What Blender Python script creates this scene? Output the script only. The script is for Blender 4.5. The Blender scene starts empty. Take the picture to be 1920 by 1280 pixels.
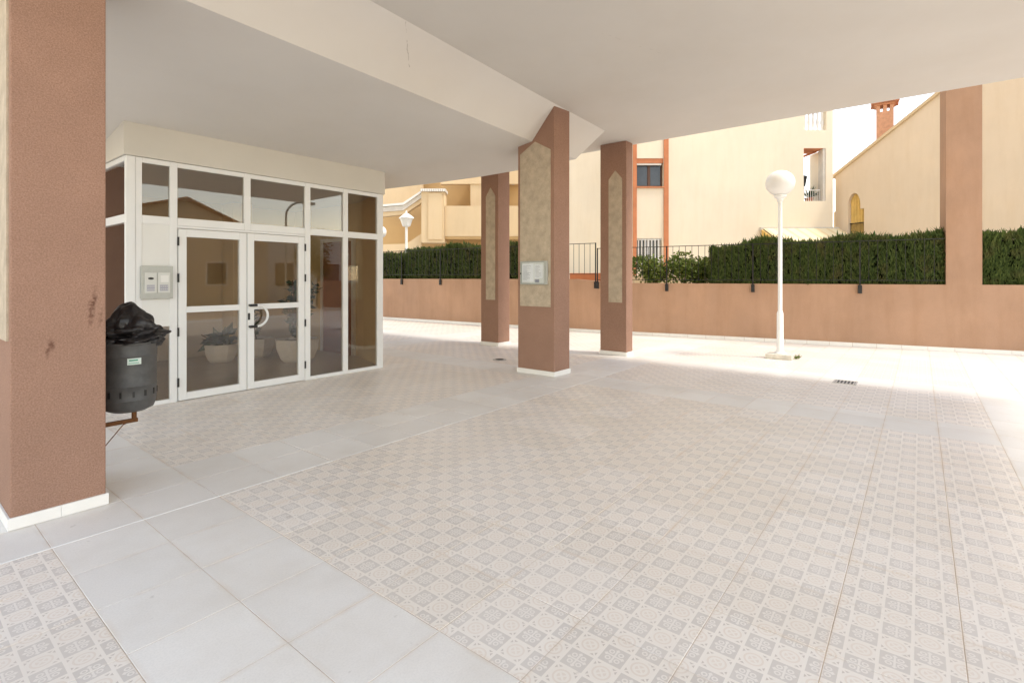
import bpy, bmesh, math, random
from mathutils import Vector, Matrix
import numpy as np
random.seed(7)
rng = np.random.default_rng(11)
sc = bpy.context.scene
COL = sc.collection

# ------------------------------------------------------------------ camera
CAMH, FPX, HZ, TH = 1.42, 966.0, 521.0, math.radians(38.4)
FW = Vector((math.cos(TH), math.sin(TH), 0)); RT = Vector((math.sin(TH), -math.cos(TH), 0))
cam = bpy.data.cameras.new('camera'); camo = bpy.data.objects.new('camera', cam); COL.objects.link(camo)
camo.location = (0, 0, CAMH); camo.rotation_euler = (math.pi/2, 0, TH - math.pi/2)
cam.sensor_width = 36; cam.lens = 36*FPX/1920; cam.shift_y = -(640-HZ)/1920
cam.clip_start = .05; cam.clip_end = 2000
sc.camera = camo
# ------------------------------------------------------------------ sky, sun, exposure
SUN_EL = math.radians(62); SUN_AZ = (0.30, -0.954)
w = bpy.data.worlds.new('World'); sc.world = w; w.use_nodes = True
nt = w.node_tree; bg = nt.nodes['Background']
sky = nt.nodes.new('ShaderNodeTexSky'); sky.sky_type = 'NISHITA'; sky.sun_disc = False
sky.sun_elevation = SUN_EL; sky.sun_rotation = math.radians(180-17.5)
sky.air_density = 0.8; sky.dust_density = 0.15; sky.ozone_density = 1.0
sky_tint = nt.nodes.new('ShaderNodeMix'); sky_tint.data_type = 'RGBA'; sky_tint.blend_type = 'MULTIPLY'; sky_tint.inputs[0].default_value = 1
sky_tint.inputs[7].default_value = (1.36, .975, .66, 1)          # warm tint on the sky colour, used as white balance
nt.links.new(sky.outputs[0], sky_tint.inputs[6]); nt.links.new(sky_tint.outputs[2], bg.inputs[0]); bg.inputs[1].default_value = 0.115
sl = bpy.data.lights.new('sun', 'SUN'); so = bpy.data.objects.new('sun', sl); COL.objects.link(so)
sl.energy = 0.5; sl.angle = math.radians(10); sl.color = (1, .92, .80)
sd = Vector((SUN_AZ[0]*math.cos(SUN_EL), SUN_AZ[1]*math.cos(SUN_EL), math.sin(SUN_EL)))
so.rotation_euler = sd.to_track_quat('Z', 'Y').to_euler(); so.location = (4, -20, 30)
sc.view_settings.view_transform = 'Standard'; sc.view_settings.look = 'None'
sc.view_settings.gamma = 1; sc.view_settings.exposure = 2.7

# ------------------------------------------------------------------ pixel helpers (photo is 1920 x 1280)
def ray(u, v): return FW + RT*((u-960)/FPX) + Vector((0, 0, (HZ-v)/FPX))
CAM = Vector((0, 0, CAMH))
def at_depth(u, v, D): return CAM + ray(u, v)*D
def on_y(u, v, Y): r = ray(u, v); return CAM + r*(Y/r.y)
def on_x(u, v, X): r = ray(u, v); return CAM + r*(X/r.x)
def on_z(u, v, Z=0): r = ray(u, v); return CAM + r*((Z-CAMH)/r.z)
def on_plane(u, v, p, n): r = ray(u, v); return CAM + r*((p-CAM).dot(n)/r.dot(n))
def project(p):
    d = Vector(p)-CAM; t = d.dot(FW)
    if t < .05: return None
    return (960+FPX*d.dot(RT)/t, HZ-FPX*d.z/t)

# ------------------------------------------------------------------ materials
def srgb(r, g, b):
    f = lambda c: ((c/255)/12.92 if c/255 <= .04045 else ((c/255+.055)/1.055)**2.4)
    return (f(r), f(g), f(b))
class NT:
    def __init__(s, m): s.t = m.node_tree; s.n = s.t.nodes; s.l = s.t.links
    def node(s, typ, **kw):
        n = s.n.new(typ)
        for k, v in kw.items(): setattr(n, k, v)
        return n
    def put(s, sock, v):
        if hasattr(v, 'is_output') or isinstance(v, bpy.types.NodeSocket): s.l.new(v, sock)
        else:
            if isinstance(v, (tuple, list)) and len(v) == 3 and sock.type == 'RGBA': v = (*v, 1)
            sock.default_value = v
    def math(s, op, a, b=None, c=None):
        n = s.node('ShaderNodeMath', operation=op)
        s.put(n.inputs[0], a)
        if b is not None: s.put(n.inputs[1], b)
        if c is not None: s.put(n.inputs[2], c)
        return n.outputs[0]
    def mix(s, f, a, b, typ='MIX'):
        n = s.node('ShaderNodeMix', data_type='RGBA', blend_type=typ)
        s.put(n.inputs[0], f); s.put(n.inputs[6], a); s.put(n.inputs[7], b)
        return n.outputs[2]
    def noise(s, vec, scale, detail=4, rough=.55):
        n = s.node('ShaderNodeTexNoise'); s.l.new(vec, n.inputs['Vector'])
        n.inputs['Scale'].default_value = scale; n.inputs['Detail'].default_value = detail; n.inputs['Roughness'].default_value = rough
        return n.outputs[0]
    def ramp(s, f, lo, hi):
        n = s.node('ShaderNodeMapRange'); n.clamp = True
        s.put(n.inputs[0], f); n.inputs[1].default_value = lo; n.inputs[2].default_value = hi
        return n.outputs[0]
    def bump(s, h, strength, dist):
        n = s.node('ShaderNodeBump'); s.l.new(h, n.inputs['Height'])
        n.inputs['Strength'].default_value = strength; n.inputs['Distance'].default_value = dist
        return n.outputs[0]
MATS = {}
def mat(name, col, rough=.8, spec=.3, metal=0, var=.08, vscale=2.0, bump=0, bscale=60, bdist=.004, speck=None, speckscale=150, ):
    """painted / rendered surface: blotches, speckle and fine relief on world-size object coordinates"""
    m = bpy.data.materials.new(name); m.use_nodes = True; t = NT(m); b = t.n['Principled BSDF']
    tc = t.node('ShaderNodeTexCoord').outputs['Object']
    n1 = t.noise(tc, vscale, 5, .6)
    c = t.mix(t.ramp(n1, .3, .7), tuple(x*(1-var) for x in col), tuple(min(1, x*(1+var)) for x in col))
    if speck:
        n2 = t.noise(tc, speckscale, 4, .75)
        c = t.mix(t.ramp(n2, .35, .65), c, t.mix(1.0, c, speck, 'MULTIPLY'))
    t.l.new(c, b.inputs['Base Color'])
    b.inputs['Roughness'].default_value = rough; b.inputs['Specular IOR Level'].default_value = spec; b.inputs['Metallic'].default_value = metal
    if bump:
        t.l.new(t.bump(t.noise(tc, bscale, 4, .65), bump, bdist), b.inputs['Normal'])
    MATS[name] = m
    return m
mat('ceiling_paint', (.66, .625, .57), .9, .2, var=.03, vscale=.7, bump=.15, bscale=25, bdist=.003)
mat('soffit_paint', (.70, .67, .62), .9, .2, var=.03, vscale=.7, bump=.15, bscale=25, bdist=.003)
mat('band_paint', (.61, .585, .53), .9, .2, var=.03, vscale=1.2, bump=.15, bscale=30, bdist=.003)
mat('pillar_render', (.37, .228, .168), .95, .12, var=.07, vscale=2.5, bump=.55, bscale=140, bdist=.004, speck=(.70, .66, .62), speckscale=120)
mat('wall_render', (.44, .28, .19), .95, .12, var=.10, vscale=.9, bump=.4, bscale=90, bdist=.004, speck=(.88, .86, .84), speckscale=120)
mat('cream_panel', (.49, .41, .315), .85, .2, var=.16, vscale=9, bump=.3, bscale=40, bdist=.003, speck=(.9, .88, .84), speckscale=60)
mat('skirting', (.80, .78, .74), .45, .4, var=.03, vscale=6)
mat('white_alu', (.76, .765, .755), .35, .5, var=.015, vscale=3)
mat('white_panel', (.74, .74, .71), .5, .4, var=.02, vscale=3)
mat('black_plastic', (.02, .02, .02), .45, .4, var=.1)
mat('grey_metal', (.42, .43, .40), .4, .5, metal=.3, var=.05, vscale=15)
mat('intercom_face', (.58, .59, .56), .4, .5, metal=.2, var=.03)
mat('button_field', (.34, .34, .40), .4, .5, var=.05)
mat('bin_grey', (.075, .074, .071), .5, .45, var=.22, vscale=14, bump=.1, bscale=60)
mat('bag_black', (.016, .014, .014), .38, .45, var=.3, vscale=20)
mat('rust', (.17, .075, .03), .85, .2, var=.35, vscale=25, bump=.4, bscale=90)
mat('label_white', (.62, .70, .64), .5, .3, var=.05)
mat('label_print', (.08, .30, .20), .5, .3, var=.05)
mat('paper', (.84, .84, .86), .6, .3, var=.03, vscale=8)
mat('paper_print', (.40, .40, .42), .6, .3, var=.1)
mat('iron', (.014, .013, .013), .55, .4, var=.2, vscale=20)
mat('terracotta', (.55, .22, .11), .9, .15, var=.10, vscale=3, bump=.2, bscale=60)
mat('yellow_render', (.81, .715, .57), .92, .12, var=.04, vscale=.5, bump=.2, bscale=40)
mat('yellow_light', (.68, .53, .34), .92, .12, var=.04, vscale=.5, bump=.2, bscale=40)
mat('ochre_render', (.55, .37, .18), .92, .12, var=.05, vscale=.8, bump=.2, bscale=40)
mat('gable_render', (.73, .60, .45), .92, .12, var=.05, vscale=.4, bump=.25, bscale=30)
mat('stone_trim', (.60, .56, .50), .9, .15, var=.08, vscale=6)
mat('white_trim', (.80, .78, .74), .8, .2, var=.04)
mat('roof_tile', (.48, .24, .14), .9, .15, var=.25, vscale=8, bump=.3, bscale=30)
mat('brick_tile', (.62, .36, .22), .9, .15, var=.15, vscale=9)
mat('awning', (.80, .70, .48), .9, .1, var=.04, vscale=3)
mat('awning_stripe', (.74, .60, .36), .9, .1, var=.04, vscale=3)
mat('curtain', (.70, .48, .16), .9, .1, var=.12, vscale=4)
mat('wood_dark', (.11, .055, .035), .55, .4, var=.2, vscale=8)
mat('lamp_white', (.80, .80, .78), .45, .45, var=.03, vscale=8)
mat('concrete_pale', (.62, .58, .50), .9, .2, var=.15, vscale=14, bump=.3, bscale=60)
mat('drain_metal', (.48, .45, .41), .55, .5, metal=.4, var=.2, vscale=30)
mat('grout', (.62, .51, .40), .95, .1, var=.2, vscale=3)
mat('grout_white', (.80, .79, .76), .8, .2, var=.04)
mat('soil', (.10, .07, .05), .95, .1, var=.3, vscale=3, bump=.5, bscale=20)
mat('paving', (.46, .42, .36), .9, .2, var=.1, vscale=.6, bump=.2, bscale=20)
mat('planter', (.80, .78, .75), .9, .2, var=.08, vscale=8, bump=.2, bscale=40)
mat('lobby_ochre', (.72, .58, .36), .85, .2, var=.05, vscale=1)
mat('lobby_dado', (.74, .69, .62), .5, .3, var=.08, vscale=2)
mat('lobby_floor', (.56, .48, .41), .2, .5, var=.08, vscale=2)
mat('lobby_ceiling', (.82, .79, .74), .9, .2, var=.03)
mat('reflection_brown', (.26, .085, .05), .45, .4, var=.15, vscale=6)
mat('pot_black', (.02, .022, .025), .5, .4, var=.2)
mat('bark', (.12, .085, .06), .9, .15, var=.25, vscale=12, bump=.4, bscale=40)
mat('plaster_white', (.72, .70, .66), .9, .15, var=.06, vscale=.6)
mat('window_dark', (.035, .04, .05), .12, .5, var=.3, vscale=2)

def leaf_mat(name, c1, c2, c3, trans=.25):
    m = bpy.data.materials.new(name); m.use_nodes = True; t = NT(m); b = t.n['Principled BSDF']
    g = t.node('ShaderNodeNewGeometry'); tc = t.node('ShaderNodeTexCoord').outputs['Object']
    r = g.outputs['Random Per Island']
    c = t.mix(r, c1, c2)
    c = t.mix(t.math('MULTIPLY', t.ramp(t.noise(tc, 3.5, 4), .5, .75), .55), c, c3)
    t.l.new(c, b.inputs['Base Color']); b.inputs['Roughness'].default_value = .6; b.inputs['Specular IOR Level'].default_value = .25
    tr = t.node('ShaderNodeBsdfTranslucent'); t.l.new(c, tr.inputs[0])
    mx = t.node('ShaderNodeMixShader'); mx.inputs[0].default_value = trans
    t.l.new(b.outputs[0], mx.inputs[1]); t.l.new(tr.outputs[0], mx.inputs[2])
    t.l.new(mx.outputs[0], t.n['Material Output'].inputs[0])
    MATS[name] = m
leaf_mat('hedge_leaf', (.036, .062, .013), (.110, .150, .034), (.18, .13, .06), .3)
leaf_mat('shrub_leaf', (.07, .12, .02), (.17, .21, .04), (.26, .21, .09))
leaf_mat('plant_leaf', (.025, .06, .025), (.06, .12, .05), (.05, .09, .05))
leaf_mat('agave_leaf', (.05, .13, .04), (.10, .20, .06), (.10, .17, .06))
leaf_mat('tree_leaf', (.10, .12, .02), (.20, .19, .04), (.14, .14, .03))
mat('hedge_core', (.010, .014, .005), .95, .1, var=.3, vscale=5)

def glass_mat(name, tint, refl):
    m = bpy.data.materials.new(name); m.use_nodes = True; t = NT(m); t.n.remove(t.n['Principled BSDF'])
    tr = t.node('ShaderNodeBsdfTransparent'); tr.inputs[0].default_value = (*tint, 1)
    gl = t.node('ShaderNodeBsdfGlossy'); gl.inputs[0].default_value = (1, 1, 1, 1); gl.inputs['Roughness'].default_value = .012
    fr = t.node('ShaderNodeFresnel'); fr.inputs[0].default_value = 1.5
    mx = t.node('ShaderNodeMixShader'); t.l.new(t.math('MINIMUM', t.math('MULTIPLY', fr.outputs[0], refl), 1.0), mx.inputs[0])
    t.l.new(tr.outputs[0], mx.inputs[1]); t.l.new(gl.outputs[0], mx.inputs[2]); t.l.new(mx.outputs[0], t.n['Material Output'].inputs[0])
    MATS[name] = m
glass_mat('bronze_glass', (.81, .775, .73), 1.35)
glass_mat('clear_glass', (.96, .97, .97), .35)

def plain_tile_mat():
    m = bpy.data.materials.new('plain_tile_glaze'); m.use_nodes = True; t = NT(m); b = t.n['Principled BSDF']
    g = t.node('ShaderNodeNewGeometry'); oi = t.node('ShaderNodeObjectInfo')
    pos = g.outputs['Position']
    rnd = t.math('FRACT', t.math('ADD', oi.outputs['Random'], g.outputs['Random Per Island']))
    c = t.mix(rnd, (.765, .73, .68), (.83, .795, .74))
    c = t.mix(t.math('MULTIPLY', t.ramp(t.noise(pos, 120, 2), .4, .66), .12), c, (.42, .41, .38))
    c = t.mix(t.math('MULTIPLY', t.ramp(t.noise(pos, 14, 2, .5), .72, .76), .35), c, (.40, .36, .31))
    # dirt that has settled near the joints and in broad worn patches
    c = t.mix(t.math('MULTIPLY', t.ramp(t.noise(pos, 1.3, 5, .65), .45, .72), .32), c, (.56, .49, .40))
    uv = t.node('ShaderNodeUVMap').outputs[0]; sx = t.node('ShaderNodeSeparateXYZ'); t.l.new(uv, sx.inputs[0])
    ex = t.math('ABSOLUTE', t.math('SUBTRACT', sx.outputs[0], .5)); ey = t.math('ABSOLUTE', t.math('SUBTRACT', sx.outputs[1], .5))
    e = t.ramp(t.math('MAXIMUM', ex, ey), .44, .5)
    c = t.mix(t.math('MULTIPLY', t.math('MULTIPLY', e, t.ramp(t.noise(pos, 5, 3), .4, .7)), .35), c, (.60, .46, .32))
    t.l.new(c, b.inputs['Base Color'])
    b.inputs['Roughness'].default_value = .42; b.inputs['Specular IOR Level'].default_value = .35
    t.l.new(t.bump(t.noise(pos, 70, 3), .08, .002), b.inputs['Normal'])
    MATS['plain_tile'] = m
plain_tile_mat()

def patterned_tile_mat():
    """printed encaustic-look tile: 4 x 4 chequer of grey and cream motifs, offset by half a motif"""
    m = bpy.data.materials.new('patterned_tile_glaze'); m.use_nodes = True; t = NT(m); b = t.n['Principled BSDF']
    g = t.node('ShaderNodeNewGeometry'); pos = g.outputs['Position']
    uv = t.node('ShaderNodeUVMap').outputs[0]; s = t.node('ShaderNodeSeparateXYZ'); t.l.new(uv, s.inputs[0])
    M = t.math
    cx = M('ADD', M('MULTIPLY', s.outputs[0], 4.0), .5); cy = M('ADD', M('MULTIPLY', s.outputs[1], 4.0), .5)
    ix = M('FLOOR', cx); iy = M('FLOOR', cy)
    p = M('ABSOLUTE', M('SUBTRACT', M('MULTIPLY', M('SUBTRACT', cx, ix), 2.0), 1.0))
    q = M('ABSOLUTE', M('SUBTRACT', M('MULTIPLY', M('SUBTRACT', cy, iy), 2.0), 1.0))
    grey = M('MODULO', M('ADD', ix, iy), 2.0)
    mx = M('MAXIMUM', p, q); mn = M('MINIMUM', p, q); sm = M('ADD', p, q)
    r = M('SQRT', M('ADD', M('MULTIPLY', p, p), M('MULTIPLY', q, q)))
    inside = M('LESS_THAN', mx, .90)
    # grey motif: four petals round a cross
    d1 = M('SQRT', M('ADD', M('POWER', M('SUBTRACT', p, .36), 2.0), M('POWER', M('SUBTRACT', q, .36), 2.0)))
    petal = M('MULTIPLY', M('LESS_THAN', d1, .22), M('GREATER_THAN', d1, .11))
    cross = M('MULTIPLY', M('LESS_THAN', mn, .07), M('LESS_THAN', mx, .62))
    tip = M('LESS_THAN', M('ADD', M('ABSOLUTE', M('SUBTRACT', mx, .62)), mn), .17)
    light_in_grey = M('MAXIMUM', M('MAXIMUM', petal, cross), tip)
    # cream motif: ring, rosette, triangles towards the corners
    ring = M('MULTIPLY', M('LESS_THAN', r, .68), M('GREATER_THAN', r, .54))
    ros = M('MULTIPLY', M('LESS_THAN', r, .36), M('GREATER_THAN', M('ABSOLUTE', M('SUBTRACT', p, q)), .10))
    tri = M('MULTIPLY', M('MULTIPLY', M('GREATER_THAN', sm, 1.28), M('GREATER_THAN', M('ABSOLUTE', M('SUBTRACT', p, q)), .10)), M('LESS_THAN', mx, .86))
    base = (.87, .81, .735); grey1 = (.65, .60, .55); beige = (.79, .70, .61); palein = (.83, .78, .72); dk = (.60, .53, .47)
    cg = t.mix(light_in_grey, grey1, palein)
    cc = t.mix(M('MAXIMUM', ring, ros), (.86, .80, .725), beige); cc = t.mix(tri, cc, dk)
    cm = t.mix(grey, cc, cg)
    c = t.mix(inside, base, cm)
    # print fading and dust, uneven from place to place
    wear = t.ramp(t.noise(pos, 1.1, 5, .65), .35, .8)
    c = t.mix(M('MULTIPLY', wear, .5), c, (.80, .73, .65))
    c = t.mix(M('MULTIPLY', t.ramp(t.noise(pos, 9, 4, .7), .52, .75), .18), c, (.84, .78, .70))
    oi = t.node('ShaderNodeObjectInfo')
    rnd = M('FRACT', M('ADD', oi.outputs['Random'], g.outputs['Random Per Island']))
    c = t.mix(M('MULTIPLY', rnd, .45), c, t.mix(1.0, c, (.86, .83, .78), 'MULTIPLY'))
    c = t.mix(M('MULTIPLY', t.ramp(t.noise(pos, 13, 2, .5), .71, .76), .30), c, (.40, .34, .28))
    ex = M('ABSOLUTE', M('SUBTRACT', s.outputs[0], .5)); ey = M('ABSOLUTE', M('SUBTRACT', s.outputs[1], .5))
    ed = t.ramp(M('MAXIMUM', ex, ey), .46, .5)
    c = t.mix(M('MULTIPLY', M('MULTIPLY', ed, t.ramp(t.noise(pos, 4, 3), .4, .7)), .4), c, (.62, .47, .32))
    t.l.new(c, b.inputs['Base Color'])
    b.inputs['Roughness'].default_value = .40; b.inputs['Specular IOR Level'].default_value = .35
    t.l.new(t.bump(t.noise(pos, 60, 3), .08, .002), b.inputs['Normal'])
    MATS['patterned_tile'] = m
patterned_tile_mat()

def stained_pillar_mat():
    """the pillar render with two brown scuffs at their own places on the face"""
    m = MATS['pillar_render'].copy(); m.name = 'pillar_render_scuffed'; t = NT(m); b = t.n['Principled BSDF']
    src = b.inputs['Base Color'].links[0].from_socket
    pos = t.node('ShaderNodeNewGeometry').outputs['Position']; s = t.node('ShaderNodeSeparateXYZ'); t.l.new(pos, s.inputs[0])
    wob = t.math('MULTIPLY', t.math('SUBTRACT', t.noise(pos, 22, 4), .5), .05)
    out = src
    for (u, v, rx, rz, k) in ((174, 576, .020, .125, .85), (188, 596, .009, .06, .5), (93, 652, .016, .062, .75)):
        c = on_y(u, v, 4.0)
        dx = t.math('DIVIDE', t.math('ADD', t.math('SUBTRACT', s.outputs[0], c.x - .1*0), t.math('ADD', wob, t.math('MULTIPLY', t.math('SUBTRACT', s.outputs[2], c.z), -.14))), rx)
        dz = t.math('DIVIDE', t.math('SUBTRACT', s.outputs[2], c.z), rz)
        d = t.math('ADD', t.math('MULTIPLY', dx, dx), t.math('MULTIPLY', dz, dz))
        f = t.math('MULTIPLY', t.math('SUBTRACT', 1.0, t.ramp(d, .1, 1.3)), k)
        f = t.math('MULTIPLY', f, t.ramp(t.noise(pos, 60, 3), .3, .6))
        out = t.mix(f, out, (.10, .045, .03))
    t.l.new(out, b.inputs['Base Color']); MATS['pillar_scuffed'] = m
stained_pillar_mat()

def add_marks(name, segs, stain=(.80, .70, .58), stain_f=.16):
    """hairline cracks along given segments and broad faint paint patches"""
    m = MATS[name]; t = NT(m); b = t.n['Principled BSDF']; out = b.inputs['Base Color'].links[0].from_socket
    g = t.node('ShaderNodeNewGeometry'); pos = g.outputs['Position']
    ad = t.node('ShaderNodeVectorMath', operation='ADD'); t.l.new(pos, ad.inputs[0])
    wn = t.node('ShaderNodeTexNoise'); t.l.new(pos, wn.inputs['Vector']); wn.inputs['Scale'].default_value = 6; wn.inputs['Detail'].default_value = 4
    sc_ = t.node('ShaderNodeVectorMath', operation='MULTIPLY_ADD'); t.l.new(wn.outputs['Color'], sc_.inputs[0]); sc_.inputs[1].default_value = (.08,)*3; sc_.inputs[2].default_value = (-.04,)*3
    t.l.new(sc_.outputs[0], ad.inputs[1]); P = ad.outputs[0]
    out = t.mix(t.math('MULTIPLY', t.ramp(t.noise(pos, .55, 5, .6), .48, .78), stain_f), out, t.mix(1.0, out, stain, 'MULTIPLY'))
    def vm(op, a, b_=None):
        n = t.node('ShaderNodeVectorMath', operation=op); t.put(n.inputs[0], a)
        if b_ is not None: t.put(n.inputs[1], b_)
        return n
    for A, B, wd, k in segs:
        A, B = Vector(A), Vector(B); d = B-A; L = d.length; d.normalize()
        ap_ = vm('SUBTRACT', P, tuple(A)).outputs[0]
        h = t.math('MINIMUM', t.math('MAXIMUM', vm('DOT_PRODUCT', ap_, tuple(d)).outputs['Value'], 0.0), L)
        sc2 = t.node('ShaderNodeVectorMath', operation='SCALE'); sc2.inputs[0].default_value = tuple(d); t.l.new(h, sc2.inputs['Scale'])
        dist = vm('LENGTH', vm('SUBTRACT', ap_, sc2.outputs[0]).outputs[0]).outputs['Value']
        f = t.math('MULTIPLY', t.math('SUBTRACT', 1.0, t.ramp(dist, wd*.4, wd)), k)
        out = t.mix(f, out, (.30, .26, .22))
    t.l.new(out, b.inputs['Base Color'])
def _pl(u, v, p, n): r = ray(u, v); return CAM+r*((Vector(p)-CAM).dot(n)/r.dot(n))
_cn = (Vector((0, .41, -.47))).cross(Vector((-3.34, -.23, 0))).normalized()
_c = lambda u, v: _pl(u, v, (6.16, 4.10, 3.91), _cn)
_ln = Vector((0, .1545, 1)).normalized(); _s = lambda u, v: _pl(u, v, (3, 4.5, 3.44), _ln)
add_marks('soffit_paint', [(_c(761, 42), _c(764, 80), .006, .5), (_c(764, 84), _c(768, 128), .006, .6), (_s(702, 188), _s(716, 176), .008, .5), (_s(716, 176), _s(724, 175), .008, .45)])
add_marks('ceiling_paint', [(on_z(1120, 60, 3.91), on_z(1240, 100, 3.91), .005, .25)])
add_marks('band_paint', [])
def streaks(name, f, col):
    m = MATS[name]; t = NT(m); b = t.n['Principled BSDF']; out = b.inputs['Base Color'].links[0].from_socket
    pos = t.node('ShaderNodeNewGeometry').outputs['Position']
    mp = t.node('ShaderNodeMapping'); t.l.new(pos, mp.inputs[0]); mp.inputs['Scale'].default_value = (2.2, 2.2, .35)
    out = t.mix(t.math('MULTIPLY', t.ramp(t.noise(mp.outputs[0], 2.0, 6, .65), .45, .75), f), out, t.mix(1.0, out, col, 'MULTIPLY'))
    out = t.mix(t.math('MULTIPLY', t.ramp(t.noise(pos, 1.1, 6, .7), .5, .72), f*.8), out, t.mix(1.0, out, (1.12, 1.08, 1.02), 'MULTIPLY'))
    t.l.new(out, b.inputs['Base Color'])
streaks('wall_render', .5, (.80, .74, .66)); streaks('yellow_render', .28, (.88, .84, .76)); streaks('gable_render', .35, (.88, .83, .74)); streaks('yellow_light', .3, (.86, .80, .72))

# ------------------------------------------------------------------ mesh helpers
class MB:
    def __init__(s): s.v = []; s.f = []
    def add(s, vs, fs):
        o = len(s.v); s.v += [tuple(x) for x in vs]; s.f += [tuple(i+o for i in f) for f in fs]; return s
    def box(s, a, b):
        (x0, y0, z0), (x1, y1, z1) = a, b
        x0, x1 = min(x0, x1), max(x0, x1); y0, y1 = min(y0, y1), max(y0, y1); z0, z1 = min(z0, z1), max(z0, z1)
        return s.add([(x0,y0,z0),(x1,y0,z0),(x1,y1,z0),(x0,y1,z0),(x0,y0,z1),(x1,y0,z1),(x1,y1,z1),(x0,y1,z1)],
                     [(0,3,2,1),(4,5,6,7),(0,1,5,4),(1,2,6,5),(2,3,7,6),(3,0,4,7)])
    def obox(s, o, ex, ey, ez):
        """box from corner o along three edge vectors"""
        o, ex, ey, ez = Vector(o), Vector(ex), Vector(ey), Vector(ez)
        vs = [o, o+ex, o+ex+ey, o+ey, o+ez, o+ex+ez, o+ex+ey+ez, o+ey+ez]
        fs = [(0,3,2,1),(4,5,6,7),(0,1,5,4),(1,2,6,5),(2,3,7,6),(3,0,4,7)]
        if ex.cross(ey).dot(ez) < 0: fs = [tuple(reversed(f)) for f in fs]
        return s.add(vs, fs)
    def prism(s, poly, ext):
        """polygon (3-D points) extruded by a vector"""
        ext = Vector(ext); p = [Vector(x) for x in poly]; n = len(p)
        nn = Vector((0, 0, 0))
        for i in range(n): nn += p[i].cross(p[(i+1) % n])
        if nn.dot(ext) > 0: p = list(reversed(p))
        vs = p + [x+ext for x in p]
        return s.add(vs, [tuple(range(n)), tuple(range(2*n-1, n-1, -1))] + [(i, i+n, (i+1) % n+n, (i+1) % n) for i in range(n)])
    def bar(s, a, b, r, n=6):
        a, b = Vector(a), Vector(b); d = (b-a).normalized()
        u = d.cross(Vector((0, 0, 1)) if abs(d.z) < .9 else Vector((1, 0, 0))).normalized(); w_ = d.cross(u)
        vs = [];
        for c in (a, b):
            for i in range(n):
                t = 2*math.pi*(i+.5)/n; vs.append(c+(u*math.cos(t)+w_*math.sin(t))*r)
        return s.add(vs, [tuple(range(n)), tuple(range(2*n-1, n-1, -1))] + [(i, (i+n), (i+1) % n+n, (i+1) % n) for i in range(n)])
    def lathe(s, c, prof, n=24, sq=1.0):
        """profile [(r, z)] turned about the vertical through c"""
        c = Vector(c); vs = []; fs = []; m = len(prof)
        for r, z in prof:
            for i in range(n):
                t = 2*math.pi*i/n; vs.append(c+Vector((r*math.cos(t), r*math.sin(t), z)))
        for j in range(m-1):
            for i in range(n): fs.append((j*n+i, j*n+(i+1) % n, (j+1)*n+(i+1) % n, (j+1)*n+i))
        fs.append(tuple(range(n-1, -1, -1))); fs.append(tuple((m-1)*n+i for i in range(n)))
        return s.add(vs, fs)
    def build(s, name, m, parent=None, smooth=False, bevel=0, root=None):
        root = root or parent
        o0 = Vector(root['_o']) if root is not None and '_o' in root else Vector((0, 0, 0))
        me = bpy.data.meshes.new(name)
        me.from_pydata([tuple(Vector(v)-o0) for v in s.v], [], s.f); me.validate(); me.update()
        return link(name, me, m, parent, smooth, bevel)
def link(name, me, m, parent=None, smooth=False, bevel=0):
    if m is not None and not me.materials: me.materials.append(MATS[m] if isinstance(m, str) else m)
    if smooth:
        me.polygons.foreach_set('use_smooth', [True]*len(me.polygons))
        if hasattr(me, 'set_sharp_from_angle'): me.set_sharp_from_angle(angle=math.radians(40))
    o = bpy.data.objects.new(name, me); COL.objects.link(o)
    if parent is not None:
        o.parent = parent
        if '_o' in parent: o['_o'] = parent['_o']
    if bevel:
        b = o.modifiers.new('bevel', 'BEVEL'); b.width = bevel; b.segments = 2; b.limit_method = 'ANGLE'
    return o
def tag(o, label, cat, group=None):
    o['label'] = label; o['category'] = cat
    if group: o['group'] = group
    return o
def thing(name, label, cat, loc, group=None):
    o = bpy.data.objects.new(name, None); COL.objects.link(o); o.location = loc; o['_o'] = tuple(loc); o.empty_display_size = .2
    return tag(o, label, cat, group)
def struct(o): o['kind'] = 'structure'; return o
def stuff(o): o['kind'] = 'stuff'; return o

# ================================================================== THE FLOOR
T = .413; X0 = .62; Y0 = 3.585; GR = .003; TT = .012
floor = MB().box((-7, -9, -.10), (14.6, 22, -.0022)).build('floor', 'grout'); struct(floor); floor['_o'] = (0, 0, 0)
ground = MB().box((-300, -300, -.32), (300, 300, -.11)).build('ground', 'paving'); struct(ground)
xs = [X0+T*i for i in range(0, 14)]                    # .62 .. 5.989
xl = [(xs[i], xs[i+1]) for i in range(13)]
xneg = [(X0-T*(i+1), X0-T*i) for i in range(14)][::-1]
x1 = 5.989
stripA = [(x1, x1+T), (x1+T, x1+1.5*T)]
xa = x1+1.5*T; f2 = [(xa+T*i, xa+T*(i+1)) for i in range(4)]
xb = xa+4*T; stripB = [(xb, xb+T), (xb+T, xb+1.5*T)]
xc = xb+1.5*T; f3 = [(xc+T*i, xc+T*(i+1)) for i in range(6)]
xd = xc+6*T; rest = [(xd+T*i, xd+T*(i+1)) for i in range(7)]
cols = xneg+xl+stripA+f2+stripB+f3+rest
def ccls(c):
    x = (c[0]+c[1])/2
    if x < X0: return 'L'
    if x < X0+2*T: return 'W'
    if x < x1: return 'F1'
    if x < xa: return 'S'
    if x < xb: return 'F2'
    if x < xc: return 'S'
    if x < xd: return 'F3'
    return 'R'
ylow = [(Y0-T*(i+1), Y0-T*i) for i in range(24)][::-1]
yhi = [(Y0+T*i, Y0+T*(i+1)) for i in range(44)]
rows = ylow+yhi
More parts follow.
